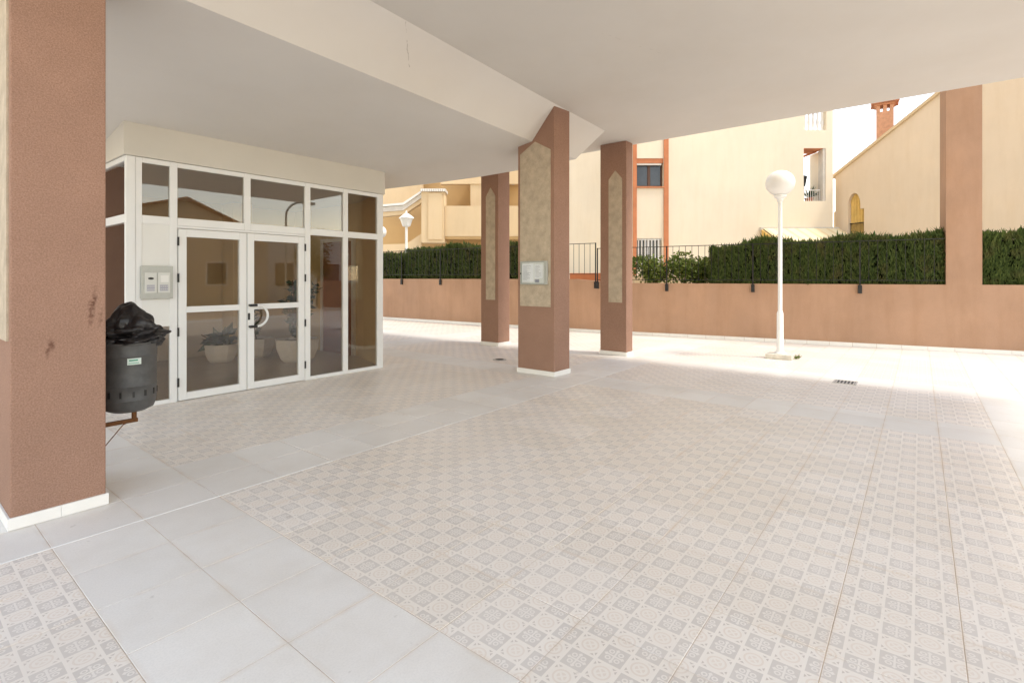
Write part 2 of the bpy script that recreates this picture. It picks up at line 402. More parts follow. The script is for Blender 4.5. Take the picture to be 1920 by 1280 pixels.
def patterned(c, r):
    k = ccls(c); y = (r[0]+r[1])/2
    if y < Y0:
        if y < Y0-10*T:
            return y < Y0-12*T and k in ('F1', 'F2', 'F3')
        return k in ('L', 'F1', 'F2', 'F3')
    if y < Y0+2*T: return False
    if y < Y0+12*T: return k in ('F1', 'F2', 'F3')
    if y < Y0+14*T: return False
    return k in ('F2', 'F3')
# the retaining wall's foot, read off the ground line of the photograph
WP = [(10.6, 22.0), (10.95, 18.0), (11.15, 15.2), (11.22, 14.0), (11.38, 12.0), (11.52, 10.3), (11.62, 8.8), (11.76, 7.2), (11.95, 5.8), (12.25, 4.2), (12.62, 2.1), (12.92, .3), (13.10, -.75), (13.27, -1.6), (13.42, -3.0), (13.45, -5.0), (13.2, -8.6)]
def catmull(pts, n=8):
    out = []
    P_ = [Vector(p) for p in pts]; P_ = [P_[0]*2-P_[1]]+P_+[P_[-1]*2-P_[-2]]
    for i in range(1, len(P_)-2):
        for j in range(n):
            t = j/n; a, b, c, d = P_[i-1:i+3]
            out.append(.5*((2*b)+(c-a)*t+(2*a-5*b+4*c-d)*t*t+(3*b-a-3*c+d)*t**3))
    out.append(P_[-2]); return out
WC = catmull(WP)
def wall_x(y):
    for a, b in zip(WC, WC[1:]):
        if b.y <= y <= a.y: return a.x+(b.x-a.x)*(a.y-y)/(a.y-b.y)
    return WC[0].x if y > WC[0].y else WC[-1].x
def tile_mesh(name, w_, h_, uv0=(0, 0), uv1=(1, 1)):
    me = bpy.data.meshes.new(name); a, b, e = w_/2, h_/2, .0015
    vs = [(-a,-b,-TT),(a,-b,-TT),(a,b,-TT),(-a,b,-TT),(-a,-b,-e),(a,-b,-e),(a,b,-e),(-a,b,-e),(-a+e,-b+e,0),(a-e,-b+e,0),(a-e,b-e,0),(-a+e,b-e,0)]
    fs = [(8,9,10,11)]+[(i,(i+1)%4,(i+1)%4+4,i+4) for i in range(4)]+[(i+4,(i+1)%4+4,(i+1)%4+8,i+8) for i in range(4)]
    me.from_pydata(vs, [], fs); uvl = me.uv_layers.new(name='UVMap')
    for l in me.loops:
        v = vs[l.vertex_index]; uvl.data[l.index].uv = (uv0[0]+(v[0]/w_+.5)*(uv1[0]-uv0[0]), uv0[1]+(v[1]/h_+.5)*(uv1[1]-uv0[1]))
    return me, vs, fs
TM = {}
def get_tile(kind, w_, h_):
    k = (kind, round(w_, 3), round(h_, 3))
    if k not in TM:
        me, vs, fs = tile_mesh(kind, w_-GR, h_-GR, (0, 0), (w_/T, h_/T)); me.materials.append(MATS[kind]); TM[k] = (me, vs, fs, (w_/T, h_/T))
    return TM[k]
LOBX0, LOBX1, WALLY = 1.76, 5.14, 6.71
PILL = [(.505, .965, 4.0, 4.67), (6.155, 6.595, 4.105, 4.785), (8.60, 8.88, 4.175, 4.715), (8.22, 8.62, 6.88, 7.38)]
cand = {'plain_tile': [], 'patterned_tile': []}
for c in cols:
    for r in rows:
        cx, cy = (c[0]+c[1])/2, (r[0]+r[1])/2
        if max(wall_x(r[0]), wall_x(r[1])) < c[0]+.02: continue
        if LOBX0 < cx < 5.0 and cy > 6.95: continue
        if cx < -6.5 or cy < -8.5: continue
        pp = [project((x, y, 0)) for x in c for y in r]
        area = 0
        if all(pp):
            us = [p[0] for p in pp]; vs_ = [p[1] for p in pp]
            if max(us) > 0 and min(us) < 1920 and max(vs_) > 0 and min(vs_) < 1280:
                area = (min(max(us), 1920)-max(min(us), 0))*(min(max(vs_), 1280)-max(min(vs_), 0))
            if cy > 6.72 and cx < cy*.768: area = 0
        cand['patterned_tile' if patterned(c, r) else 'plain_tile'].append((area, cx, cy, c[1]-c[0], r[1]-r[0]))
for kind, L in cand.items():
    L.sort(reverse=True)
    for a, cx, cy, w_, h_ in L[:300]:
        if a <= 0: break
    nvis = min(300, sum(1 for l in L if l[0] > 0))
    for a, cx, cy, w_, h_ in L[:nvis]:
        o = bpy.data.objects.new(kind, get_tile(kind, w_, h_)[0]); COL.objects.link(o); o.parent = floor
        o.location = (cx, cy, random.uniform(-.0006, .0006))
    V, F_, U = [], [], []
    for a, cx, cy, w_, h_ in L[nvis:]:
        me, vs, fs, uvm = get_tile(kind, w_, h_); o = len(V)
        V += [(v[0]+cx, v[1]+cy, v[2]) for v in vs]
        for f in fs:
            F_.append(tuple(i+o for i in f)); U += [((vs[i][0]/w_+.5)*uvm[0], (vs[i][1]/h_+.5)*uvm[1]) for i in f]
    me = bpy.data.meshes.new(kind+'_field'); me.from_pydata(V, [], F_); uvl = me.uv_layers.new(name='UVMap')
    uvl.data.foreach_set('uv', [x for u in U for x in u])
    stuff(link('far_'+kind+'s', me, kind, floor))
# pale movement joint across the floor
MB().box((-6, Y0-.006, -.004), (11.9, Y0+.006, .0012)).build('joint_strip', 'grout_white', floor)

# floor drains
def drain(c, w_, label, slots=6, rnd=False):
    t = thing('floor_drain', label, 'drain', c, 'floor drains')
    c = Vector(c)
    if rnd:
        MB().lathe(c, [(w_/2, 0), (w_/2, .006), (w_/2-.012, .008), (.002, .008)], 20).build('cover', 'drain_metal', t, smooth=True)
        MB().lathe(c+Vector((0, 0, .0082)), [(w_*.3, 0), (w_*.3, .003), (.002, .003)], 16).build('grate', 'iron', t)
    else:
        m = MB(); h = w_/2
        for a, b in (((-h, -h), (h, -h+.02)), ((-h, h-.02), (h, h)), ((-h, -h+.02), (-h+.02, h-.02)), ((h-.02, -h+.02), (h, h-.02))):
            m.box(c+Vector((*a, 0)), c+Vector((*b, .007)))
        m.build('rim', 'drain_metal', t)
        MB().box(c+Vector((-h+.02, -h+.02, 0)), c+Vector((h-.02, h-.02, .002))).build('sump', 'iron', t)
        for i in range(slots):
            y = -h+.035+(w_-.07)*i/(slots-1)
            MB().box(c+Vector((-h+.021, y-.008, .0022)), c+Vector((h-.021, y+.008, .006))).build('bar', 'drain_metal', t)
drain((8.30, .80, .001), .27, 'square slotted metal drain set in the tiles near the globe lamp')
drain((6.87, 5.72, .001), .24, 'small round drain cover behind the pillar with the notice case', rnd=True)

# ================================================================== CEILING (upper slab and dropped soffit)
ZC = 3.91; ZL = 3.44
ceil = MB().box((-.2, -2.7, ZC), (8.97, 13, ZC+.35)).build('ceiling', 'ceiling_paint'); struct(ceil); ceil['_o'] = (0, 0, 0)
up_ = MB().box((-.2, -2.7, ZC+.36), (8.9, 13, 16.0)).build('upper_floors', 'yellow_render'); struct(up_)  # unseen storeys, added to cut the sky light on the court
# dropped soffit: chamfered front edge, underside falling gently to the entrance wall
def zlow(y): return ZL-.1545*(y-4.5) if y > 4.5 else ZL
def fr_lo(x): return 4.195+(x-1.454)*.0668
def fr_up(x): return 3.87+(x-2.82)*.0688 if x < 6.16 else 4.10+(x-6.16)*.048
XS = -.199
sv = []; sf = []
# rows of vertices: upper front, lower front, then back rows; the far end follows the soffit's stepped edge
ends = [(7.81, 4.18), (7.55, 4.60), (7.10, 5.45), (6.78, 6.03), (6.30, 6.72), (5.75, 7.41), (5.6, 8.2)]
ncol = 8
for j, (ex_, ey_) in enumerate(ends):
    for i in range(ncol+1):
        s_ = i/ncol; x = XS+(ex_-XS)*s_
        if j == 0: y = fr_up(x); z = ZC-.001
        elif j == 1: y = fr_lo(x) if x < 6.16 else 4.51+(x-6.16)*.065; z = ZL
        else: y = ey_; z = zlow(y)
        sv.append((x, y, z))
nr = len(ends)
for j in range(nr-1):
    for i in range(ncol):
        a = j*(ncol+1)+i; sf.append((a, a+ncol+1, a+ncol+2, a+1))
# end faces rise to the slab
top = len(sv)
for j in range(nr):
    x, y, z = sv[j*(ncol+1)+ncol]; sv.append((x, y, ZC-.001))
for j in range(nr-1): sf.append((j*(ncol+1)+ncol, (j+1)*(ncol+1)+ncol, top+j+1, top+j))
sof = MB(); sof.add(sv, sf); so_ = sof.build('dropped_soffit', 'soffit_paint', ceil)

# ================================================================== ENTRANCE WALL AND GLAZED SCREEN
YW = WALLY
def wp(u, v): return on_y(u, v, YW)            # a pixel on the front plane of the screen
ZTOP = 2.74; ZT0, ZT1 = 2.02, 2.11
XA = LOBX0
band = MB().box((XA-.02, YW-.03, ZTOP+.005), (LOBX1+.03, YW+.16, 3.13)).build('wall_over_entrance', 'band_paint'); struct(band)
MB().box((XA-.02, YW+.161, ZTOP+.005), (XA+.15, 10.4, 3.13)).build('side_wall_over_glazing', 'band_paint'); struct(bpy.data.objects['side_wall_over_glazing'])
scr = thing('entrance_screen', 'white aluminium entrance screen with tinted panes and double glass door', 'entrance', (3.4, YW, 0))
D0, D1 = YW-.03, YW+.03
def X(u, v=500): return wp(u, v).x
def member(name, x0, x1, z0, z1, m='white_alu', d0=D0, d1=D1, bev=.004): return MB().box((x0, d0, z0), (x1, d1, z1)).build(name, m, scr, bevel=bev)
def pane(x0, x1, z0, z1, par=None, y=YW): return MB().box((x0-.004, y-.004, z0-.004), (x1+.004, y+.004, z1+.004)).build('glass_pane', 'bronze_glass', par or scr)
xp = dict(post=(XA, X(265)), m1=(X(317), X(331)), m2=(X(456), X(468)), m3=(X(570), X(580)), m4=(X(642), X(650.5)), end=(X(706), LOBX1))
ZG = .045
member('corner_post', XA, xp['post'][0]+.085, 0, ZTOP)
member('corner_post', xp['post'][0]+.087, xp['post'][1], 0, ZTOP, d0=D0+.006)
member('mullion', *xp['m1'], 0, ZTOP)
member('mullion', *xp['m2'], ZT0, ZTOP)
member('mullion', *xp['m3'], 0, ZTOP)
member('mullion', *xp['m4'], 0, ZTOP)
member('corner_post', xp['end'][0], xp['end'][1]-.05, 0, ZTOP)
member('corner_post', xp['end'][1]-.049, xp['end'][1], 0, ZTOP, d0=D0+.006, d1=D1+.03)
cells = [('post', 'm1'), ('m1', 'm2'), ('m2', 'm3'), ('m3', 'm4'), ('m4', 'end')]
for i, (a, b) in enumerate(cells):
    xa_, xb_ = xp[a][1], xp[b][0]
    member('head_rail', xa_, xb_, ZTOP-.055, ZTOP, d0=D0+.003)
    member('transom', xa_, xb_, ZT0, ZT1, d0=D0+.003)
    pane(xa_, xb_, ZT1, ZTOP-.055)
for a, b in (('m3', 'm4'), ('m4', 'end')):
    member('bottom_rail', xp[a][1], xp[b][0], 0, ZG, d0=D0+.003); pane(xp[a][1], xp[b][0], ZG, ZT0)
# narrow bay beside the door: solid white panel above a low dark pane
xa_, xb_ = xp['post'][1], xp['m1'][0]
zl = wp(300, 612).z
member('infill_panel', xa_, xb_, zl, ZT0, 'white_panel', D0+.012, D1-.01, 0)
member('bottom_rail', xa_, xb_, 0, ZG, d0=D0+.003); pane(xa_+.0, xb_, ZG, zl)
member('door_head', xp['m1'][1], xp['m3'][0], ZT0-.028, ZT0-.001, d0=D0+.006)
# two door leaves
DZ = ZT0-.034
def leaf(x0, x1, hinge_left):
    zb = .008; st = .085
    d = MB()
    d.box((x0, D0-.004, zb), (x0+st, D1, DZ)); d.box((x1-st, D0-.004, zb), (x1, D1, DZ))
    zm = wp(400, 578).z
    for z0, z1 in ((zb, zb+.085), (zm-.035, zm+.035), (DZ-.09, DZ)): d.box((x0+st, D0-.002, z0), (x1-st, D1-.002, z1))
    o = d.build('door_leaf', 'white_alu', scr, bevel=.003)
    pane(x0+st, x1-st, zb+.085, zm-.035, o); pane(x0+st, x1-st, zm+.035, DZ-.09, o)
    hx = x0-.004 if hinge_left else x1+.004
    for z in (.22, .80, 1.42, 1.84):
        MB().bar((hx, D0-.012, z-.05), (hx, D0-.012, z+.05), .011, 8).build('hinge', 'black_plastic', o, smooth=True)
    return o, zm
xm = X(461)
l1, zm = leaf(xp['m1'][1]+.008, xm-.004, True)
l2, zm = leaf(xm+.004, xp['m3'][0]-.008, False)
# curved pull handle with black stand-offs
hx0 = xm+.045; zc = wp(480, 591).z; R_ = .135
hm = MB(); prev = None
pts = [(hx0+.05+math.cos(a)*R_*1.05, D0-.06, zc+math.sin(a)*R_) for a in [math.radians(-88+176*i/12) for i in range(13)]]
for a, b in zip(pts, pts[1:]): hm.bar(a, b, .015, 8)
h_o = hm.build('pull_handle', 'white_alu', l2, smooth=True)
for s_ in (-1, 1):
    m = MB(); m.bar((hx0+.055, D0-.06, zc+s_*R_), (hx0-.03, D0-.058, zc+s_*R_), .017, 8); m.bar((hx0-.015, D0-.06, zc+s_*R_), (hx0-.015, D0-.003, zc+s_*R_), .014, 8)
    m.build('handle_mount', 'black_plastic', l2, smooth=True)
MB().box((hx0-.035, D0-.010, zc-.05), (hx0-.010, D0-.0045, zc+.035)).build('lock_plate', 'black_plastic', l2)
# side return of the glazing, running back along the left
def smember(name, y0, y1, z0, z1): MB().box((XA-.002, y0, z0), (XA+.05, y1, z1)).build(name, 'white_alu', scr, bevel=.003)
ya, yb = D1+.002, 9.2
smember('head_rail', ya, yb, ZTOP-.055, ZTOP); smember('transom', ya, yb, ZT0, ZT1); smember('bottom_rail', ya, yb, 0, ZG)
smember('mullion', 7.95, 8.02, ZG, ZT0); smember('mullion', 7.95, 8.02, ZT1, ZTOP-.055)
for y0, y1 in ((ya, 7.95), (8.02, yb)):
    for z0, z1 in ((ZG, ZT0), (ZT1, ZTOP-.055)):
        MB().box((XA+.02, y0, z0), (XA+.028, y1, z1)).build('glass_pane', 'bronze_glass', scr)
# intercom
ic = thing('intercom_panel', 'grey metal intercom panel with two button fields beside the glass door', 'intercom', (X(290), D0, wp(290, 530).z))
za, zb_ = wp(290, 560).z, wp(290, 499).z; xa_, xb_ = X(261), X(321)
yi = D0+.0
MB().box((xa_, yi-.03, za), (xb_, yi-.0005, zb_)).build('back_plate', 'grey_metal', ic, bevel=.004)
for k, (ua, ub) in enumerate(((267.5, 290), (292, 315))):
    mod = MB().box((X(ua), yi-.038, wp(290, 549).z), (X(ub), yi-.0302, wp(290, 511).z)).build('module', 'intercom_face', ic, bevel=.002)
    a, b = X(ua+4), X(ub-4)
    MB().box((a, yi-.041, wp(290, 545).z), (b, yi-.0382, wp(290, 534).z)).build('button_field', 'button_field', mod)
    for q in range(4):
        xq = a+(b-a)*(q+.5)/4
        for zq in (537, 542): MB().box((xq-.006, yi-.044, wp(290, zq).z-.005), (xq+.006, yi-.0412, wp(290, zq).z+.005)).build('button', 'intercom_face', mod)
    if k == 0:
        MB().prism([(X(279)+math.cos(q*math.pi/6)*.028, yi-.0382, wp(290, 522).z+math.sin(q*math.pi/6)*.013) for q in range(12)], (0, -.003, 0)).build('speaker_grille', 'black_plastic', mod)
    else: MB().box((X(297), yi-.0405, wp(290, 529).z), (X(312), yi-.0382, wp(290, 516).z)).build('name_card', 'white_panel', mod)

st_ = MB().box((-1.6, 11.0, -.01), (1.7, 11.3, ZC)).build('reflection_wall', 'pillar_render'); struct(st_)  # unseen wall, added so the side glazing mirrors brown instead of sky
# ------------------------------------------------------------------ lobby behind the glass
def st(name, mb, m): o = mb.build(name, m); struct(o); return o
YB = 10.2
st('lobby_floor', MB().prism([(XA+.06, YW+.04, -.009), (5.10, YW+.04, -.009), (5.15, YW+.07, -.009), (5.6, 8.0, -.009), (5.6, YB, -.009), (XA+.06, YB, -.009)], (0, 0, .013)), 'lobby_floor')
st('lobby_ceiling', MB().prism([(XA+.06, YW+.165, 2.78), (5.15, YW+.165, 2.78), (5.6, 8.0, 2.78), (5.6, YB, 2.78), (XA+.06, YB, 2.78)], (0, 0, .08)), 'lobby_ceiling')
lw = st('lobby_back_wall', MB().box((XA, YB, 0), (5.7, YB+.15, 3.1)), 'lobby_ochre'); lw['_o'] = (0, 0, 0)
MB().box((XA+.1, YB-.03, .005), (5.55, YB-.001, .62)).build('dado', 'lobby_dado', lw)
MB().box((XA+.1, YB-.045, .62), (5.55, YB-.001, .66)).build('dado_rail', 'white_trim', lw)
st('lobby_right_wall', MB().prism([(5.145, YW+.06, 0), (5.6, 8.0, 0), (5.6, YB, 0), (5.72, YB, 0), (5.72, 8.0, 0), (5.20, YW+.0605, 0)], (0, 0, 3.1)), 'lobby_ochre')
st('lobby_left_wall', MB().box((XA-.002, 9.205, 0), (XA+.12, YB, ZTOP)), 'lobby_ochre')
# an ochre column in the lobby, and a reddish panel added for the pillar's reflection
tag(MB().box((4.15, YB-.5, .005), (4.5, YB-.05, 2.775)).build('lobby_column', 'lobby_ochre', bevel=.01), 'ochre square column inside the lobby behind the planters', 'column')
ld = thing('lobby_reflection_panel', 'reddish brown panel added inside the lobby for the pillar reflection at the right panes', 'door', (5.3, 8.95, 0))
MB().box((5.57, 8.15, .006), (5.598, 9.1, 2.10)).build('reflection_sheet', 'reflection_brown', ld)
for a, b in (((5.55, 8.08, .006), (5.5995, 8.149, 2.17)), ((5.55, 9.101, .006), (5.5995, 9.17, 2.17)), ((5.55, 8.149, 2.101), (5.5995, 9.101, 2.17))):
    MB().box(a, b).build('door_frame', 'white_alu', ld)

def leaves_mesh(spec, name='foliage'):
    """spec: list of (position, direction, length, width, normal); each leaf a folded diamond of four triangles"""
    V, F_ = [], []
    for p, d, L, W, nrm in spec:
        p, d = Vector(p), Vector(d).normalized(); sd_ = d.cross(Vector(nrm))
        if sd_.length < 1e-4: sd_ = d.cross(Vector((.3, .5, .8)))
        sd_.normalize(); up = sd_.cross(d); o = len(V)
        V += [p, p+d*L*.5+sd_*W*.5+up*W*.15, p+d*L-up*L*.08, p+d*L*.5-sd_*W*.5+up*W*.15, p+d*L*.5]
        F_ += [(o, o+1, o+4), (o+1, o+2, o+4), (o+2, o+3, o+4), (o+3, o, o+4)]
    m = MB(); m.add(V, F_); return m
def rv(): return Vector((random.gauss(0, 1), random.gauss(0, 1), random.gauss(0, 1))).normalized()
def planter(c, rx, h, label):
    t = thing('planter_tub', label, 'planter', c, 'planters in the lobby')
    c = Vector(c)
    for nm, prof, mt in (('tub', [(rx*.62, 0), (rx*.78, .05), (rx*.95, h*.55), (rx, h), (rx*.88, h), (rx*.84, h-.05)], 'planter'), ('soil', [(rx*.84, h-.06), (rx*.84, h-.045)], 'soil')):
        MB().lathe(c, prof, 8).build(nm, mt, t)
    return t
pl3 = planter((4.62, 8.35, .005), .36, .38, 'white tub with a tall dark leafy plant, right of the door')
pl2 = planter((4.40, 9.35, .005), .31, .34, 'white tub at the back of the lobby behind the door handle')
pl1 = planter((3.78, 9.28, .005), .27, .30, 'white tub with low spiky plant seen through the left leaf')
def pot_plant(c, label, stems, height, spread, lsize, n):
    t = thing('potted_plant', label, 'plant', c, 'plants in the lobby'); c = Vector(c)
    sp = []
    for s_ in range(stems):
        a = random.uniform(0, 6.28); tip = c+Vector((math.cos(a)*spread*random.uniform(.2, 1), math.sin(a)*spread*random.uniform(.2, 1), height*random.uniform(.6, 1)))
        MB().bar(c, tip, .009, 5).build('stem', 'bark', t)
        for k in range(n//stems):
            q = random.uniform(.15, 1); p = c.lerp(tip, q); d = rv(); d.z = d.z*.5+.1
            sp.append((p, d, lsize*random.uniform(.7, 1.3), lsize*.5, rv()))
    leaves_mesh(sp).build('foliage', 'plant_leaf', t)
pot_plant((4.62, 8.35, .34), 'tall dark glossy plant in the right tub of the lobby', 6, 1.05, .36, .13, 420)
pot_plant((4.40, 9.35, .32), 'thin tall plant in the back tub of the lobby', 3, .75, .22, .14, 60)
pot_plant((3.78, 9.28, .27), 'low spiky plant in the left tub of the lobby', 5, .22, .34, .22, 50)

# ================================================================== PILLARS
def pillar(x0, x1_, y0, y1, z1, label, skirt=True, panels=(), mt='pillar_render', z0=0.0):
    t = thing('pillar', label, 'pillar', ((x0+x1_)/2, (y0+y1)/2, z0), 'rendered pillars of the undercroft')
    MB().box((x0, y0, z0), (x1_, y1, z1)).build('shaft', mt, t, bevel=.008)
    for side, poly in panels:
        if side == 'x': MB().prism([(x0-.010, y, z) for y, z in poly], (.02, 0, 0)).build('cream_panel', 'cream_panel', t)
        else: MB().prism([(x, y0-.010, z) for x, z in poly], (0, .02, 0)).build('cream_panel', 'cream_panel', t)
    if skirt:
        h, th = .07, .012
        def run(a, b, fixed, axis, sgn):
            n = 2 if b-a > .35 else 1
            for i in range(n):
                p, q = a+(b-a)*i/n+(.001 if i else 0), a+(b-a)*(i+1)/n
                if axis == 'x': m = MB().box((p, fixed, 0.0015), (q, fixed+sgn*th, h))
                else: m = MB().box((fixed, p, 0.0015), (fixed+sgn*th, q, h))
                m.build('skirting_tile', 'skirting', t, bevel=.0015)
        run(x0-th, x1_+th, y0, 'x', -1); run(x0-th, x1_+th, y1, 'x', 1)
        run(y0, y1, x0, 'y', -1); run(y0, y1, x1_, 'y', 1)
    return t
def hexpanel(a, b, z0, zs, za): return [(a, z0), (b, z0), (b, zs), ((a+b)/2, za), (a, zs)]
P1 = (.517, .953, 4.012, 4.66)
pillar(*P1, ZC-.0, 'large pink-brown rendered pillar in the left foreground with brown scuffs', panels=[('x', hexpanel(4.055, 4.617, 1.06, 3.2, 3.36))], mt='pillar_scuffed')
P2 = (6.167, 6.583, 4.117, 4.773)
# the central pillar's head follows the chamfer of the soffit, which simply laps over it
pillar(*P2, ZC-.0, 'thick pink-brown pillar in the centre carrying the notice case', panels=[('x', hexpanel(4.175, 4.725, 1.0, 3.27, 3.425))])
P3 = (8.61, 8.87, 4.18, 4.71)
yl, yr = on_x(1141, 400, 8.6).y, on_x(1166, 400, 8.6).y
pillar(*P3, ZC-.0, 'slim pink-brown pillar right of centre with a narrow pointed cream panel', panels=[('x', hexpanel(yr, yl, on_x(1153, 567, 8.6).z, on_x(1153, 336, 8.6).z, on_x(1153, 320, 8.6).z))])
P4 = (8.23, 8.61, 6.89, 7.37)
yl, yr = on_x(911, 400, 8.22).y, on_x(928, 400, 8.22).y
pillar(*P4, ZC-.0, 'distant slim pink-brown pillar left of the central one before the hedge', panels=[('x', hexpanel(yr, yl, on_x(920, 562, 8.22).z, on_x(920, 368, 8.22).z, on_x(920, 352, 8.22).z))])

# notice case on the central pillar
xf = P2[0]-.010
def np_(u, v): return on_x(u, v, xf)
a, b = np_(979, 533), np_(1028, 489)
nb = thing('notice_case', 'small glazed metal notice case with printed sheets on the central pillar', 'notice board', (xf, (a.y+b.y)/2, (a.z+b.z)/2))
y0, y1, z0, z1 = b.y, a.y, a.z, b.z
MB().box((xf-.035, y0, z0), (xf-.0005, y1, z1)).build('case', 'grey_metal', nb, bevel=.004)
MB().box((xf-.037, y0+.045, z0+.02), (xf-.0352, y1-.02, z1-.02)).build('backing', 'white_panel', nb)
def sheet(ya, yb_, za, zb__, lines):
    s_ = MB().box((xf-.0385, ya, za), (xf-.0372, yb_, zb__)).build('paper_sheet', 'paper', nb)
    m = MB()
    for k in range(lines):
        z = zb__-(zb__-za)*(.12+.76*k/max(1, lines-1)); L = (yb_-ya)*random.uniform(.35, .85)
        m.box((xf-.0391, yb_-.012-L*.9, z-.0022), (xf-.0386, yb_-.014, z+.0022))
    m.build('printed_lines', 'paper_print', s_)
w_ = y1-y0
sheet(y0+w_*.50, y0+w_*.93, z0+.04, z1-.04, 13); sheet(y0+w_*.16, y0+w_*.46, z0+.09, z1-.05, 10)
MB().box((xf-.0391, y0+w_*.28, z0+.03), (xf-.0372, y0+w_*.45, z0+.075)).build('sticker', 'button_field', nb)
MB().box((xf-.044, y0+.03, z0+.012), (xf-.0435, y1-.012, z1-.012)).build('glass_door', 'clear_glass', nb)
fr_ = MB()
for p, q in (((y0, z0), (y1, z0+.012)), ((y0, z1-.012), (y1, z1)), ((y1-.012, z0+.012), (y1, z1-.012)), ((y0+.03, z0+.012), (y0+.042, z1-.012))): fr_.box((xf-.048, p[0], p[1]), (xf-.0352, q[0], q[1]))
fr_.build('door_frame', 'grey_metal', nb)
MB().bar((xf-.047, y1-.012, (z0+z1)/2-.01), (xf-.056, y1-.012, (z0+z1)/2-.01), .011, 10).build('lock', 'black_plastic', nb)

# ------------------------------------------------------------------ litter bin hung beside the left pillar
BD = 4.40                                              # the bin hangs on the side of the pillar, y of its axis
bc = on_y(242, 700, BD); bx = bc.x
kk = (ray(290, 700)*(BD/ray(290, 700).y)).x-bx
BR = .168
bx = max(bx, P1[1]+BR+.03)
def bz(v): return CAMH+(HZ-v)/FPX*(Vector((bx, BD, 0)).dot(FW))
zt, zbm = bz(640), bz(768)
binn = thing('litter_bin', 'dark grey round plastic litter bin with vent slots hung on the left pillar', 'bin', (bx, BD, zbm))
H_ = zt-zbm
prof = [(BR*.62, 0), (BR*.86, .02), (BR*.93, .05), (BR*.955, H_*.17), (BR*.975, H_*.18), (BR*.955, H_*.19), (BR*.965, H_*.37), (BR*.985, H_*.38), (BR*.965, H_*.39), (BR*.985, H_*.80), (BR*1.0, H_*.81), (BR*.985, H_*.82), (BR, H_*.97), (BR*1.03, H_*.98), (BR*1.03, H_), (BR*.95, H_), (BR*.9, H_*.5), (BR*.6, .03)]
bo = MB(); bo.lathe((bx, BD, zbm), prof, 40); bb = bo.build('body', 'bin_grey', binn, smooth=True)
for k in range(14):
    a = 2*math.pi*k/14+.12; ca, sa = math.cos(a), math.sin(a)
    c = Vector((bx+ca*BR*.958, BD+sa*BR*.958, zbm+H_*.235)); tn = Vector((-sa, ca, 0)); rd = Vector((ca, sa, 0))
    MB().obox(c-tn*.006, tn*.012, rd*.006, (0, 0, H_*.085)).build('vent_slot', 'black_plastic', bb)
# white sticker with green print, wrapped on the side that faces the camera
def wrap(a0, a1, z0, z1, r, n=6):
    m = MB(); vs = []
    for i in range(n+1):
        a = a0+(a1-a0)*i/n
        for rr in (r, r+.0015):
            for z in (z0, z1): vs.append((bx+math.cos(a)*rr, BD+math.sin(a)*rr, z))
    fs = []
    for i in range(n):
        o, p = i*4, i*4+4
        fs += [(o+2, p+2, p+3, o+3), (o, o+1, p+1, p), (o+1, o+3, p+3, p+1), (o, p, p+2, o+2)]
    fs += [(0, 2, 3, 1), (n*4, n*4+1, n*4+3, n*4+2)]
    return m.add(vs, fs)
ac = math.atan2(-BD, -bx)+.20
stk = wrap(ac-.26, ac+.22, zbm+H_*.70, zbm+H_*.79, BR*.983).build('sticker', 'label_white', binn)
wrap(ac-.20, ac+.10, zbm+H_*.752, zbm+H_*.772, BR*.983+.0016, 4).build('sticker_print', 'label_print', stk)
wrap(ac-.22, ac+.14, zbm+H_*.718, zbm+H_*.727, BR*.983+.0016, 4).build('sticker_print', 'label_print', stk)
# rusty bracket under it, back to the pillar
m = MB(); zb2 = zbm-.075
m.bar((bx+.03, BD, zbm+.005), (bx+.03, BD, zb2), .016, 6); m.obox((P1[1]-.01, BD-.014, zb2-.016), (bx+.05-P1[1]+.01, 0, 0), (0, .028, 0), (0, 0, .026))
m.build('support_bracket', 'rust', binn)
m = MB(); m.obox((P1[1]-.01, BD-.05, zbm+H_*.90), (bx-BR*.9-P1[1]+.02, 0, 0), (0, .1, 0), (0, 0, .03)); m.build('top_bracket', 'bin_grey', binn)
m = MB(); pv = Vector((bx-.02, BD-.016, zb2-.012))
for q in range(7):
    nx = pv+Vector((-.018, .002*math.sin(q*2), -.022 if q > 0 else -.006)); m.bar(pv, nx, .0035, 5); pv = nx
m.build('loose_wire', 'rust', binn)
# black bag draped out of the bin: a crumpled shell
def crumpled(c, rad, sq, seed, peak, sub=4):
    r2 = random.Random(seed)
    bm = bmesh.new(); bmesh.ops.create_icosphere(bm, subdivisions=sub, radius=1)
    ph = [(Vector((r2.gauss(0, 1), r2.gauss(0, 1), r2.gauss(0, 1))).normalized()*r2.uniform(3, 9), r2.uniform(0, 6.28), r2.uniform(.04, .13)) for _ in range(14)]
    for v in bm.verts:
        d = v.co.normalized(); k = 1
        for w__, p_, a_ in ph: k += a_*(abs(math.sin(w__.dot(d)+p_))*2-1)*.75
        p = Vector((d.x*rad*sq[0], d.y*rad*sq[1], d.z*rad*sq[2]))*k
        for (pd, pa, pw) in peak:
            p += Vector(pd)*pa*max(0, d.dot(Vector(pd).normalized()))**pw
        v.co = p+Vector(c)
    bmesh.ops.recalc_face_normals(bm, faces=bm.faces)
    return bm
def bm_obj(bm, name, m, parent=None, smooth=True):
    me = bpy.data.meshes.new(name)
    o0 = Vector(parent['_o']) if parent is not None and '_o' in parent else Vector((0, 0, 0))
    for v in bm.verts: v.co -= o0
    bm.to_mesh(me); bm.free()
    return link(name, me, m, parent, smooth)
dR = Vector((RT.x, RT.y, 0))
bag = bm_obj(crumpled((bx+.01, BD, zt+.035), .150, (1.0, 1.0, .54), 5, [((RT.x*-.05, RT.y*-.05, 1), .15, 6), ((RT.x, RT.y, .25), .05, 6)], 5), 'bin_bag', 'bag_black', smooth=False)
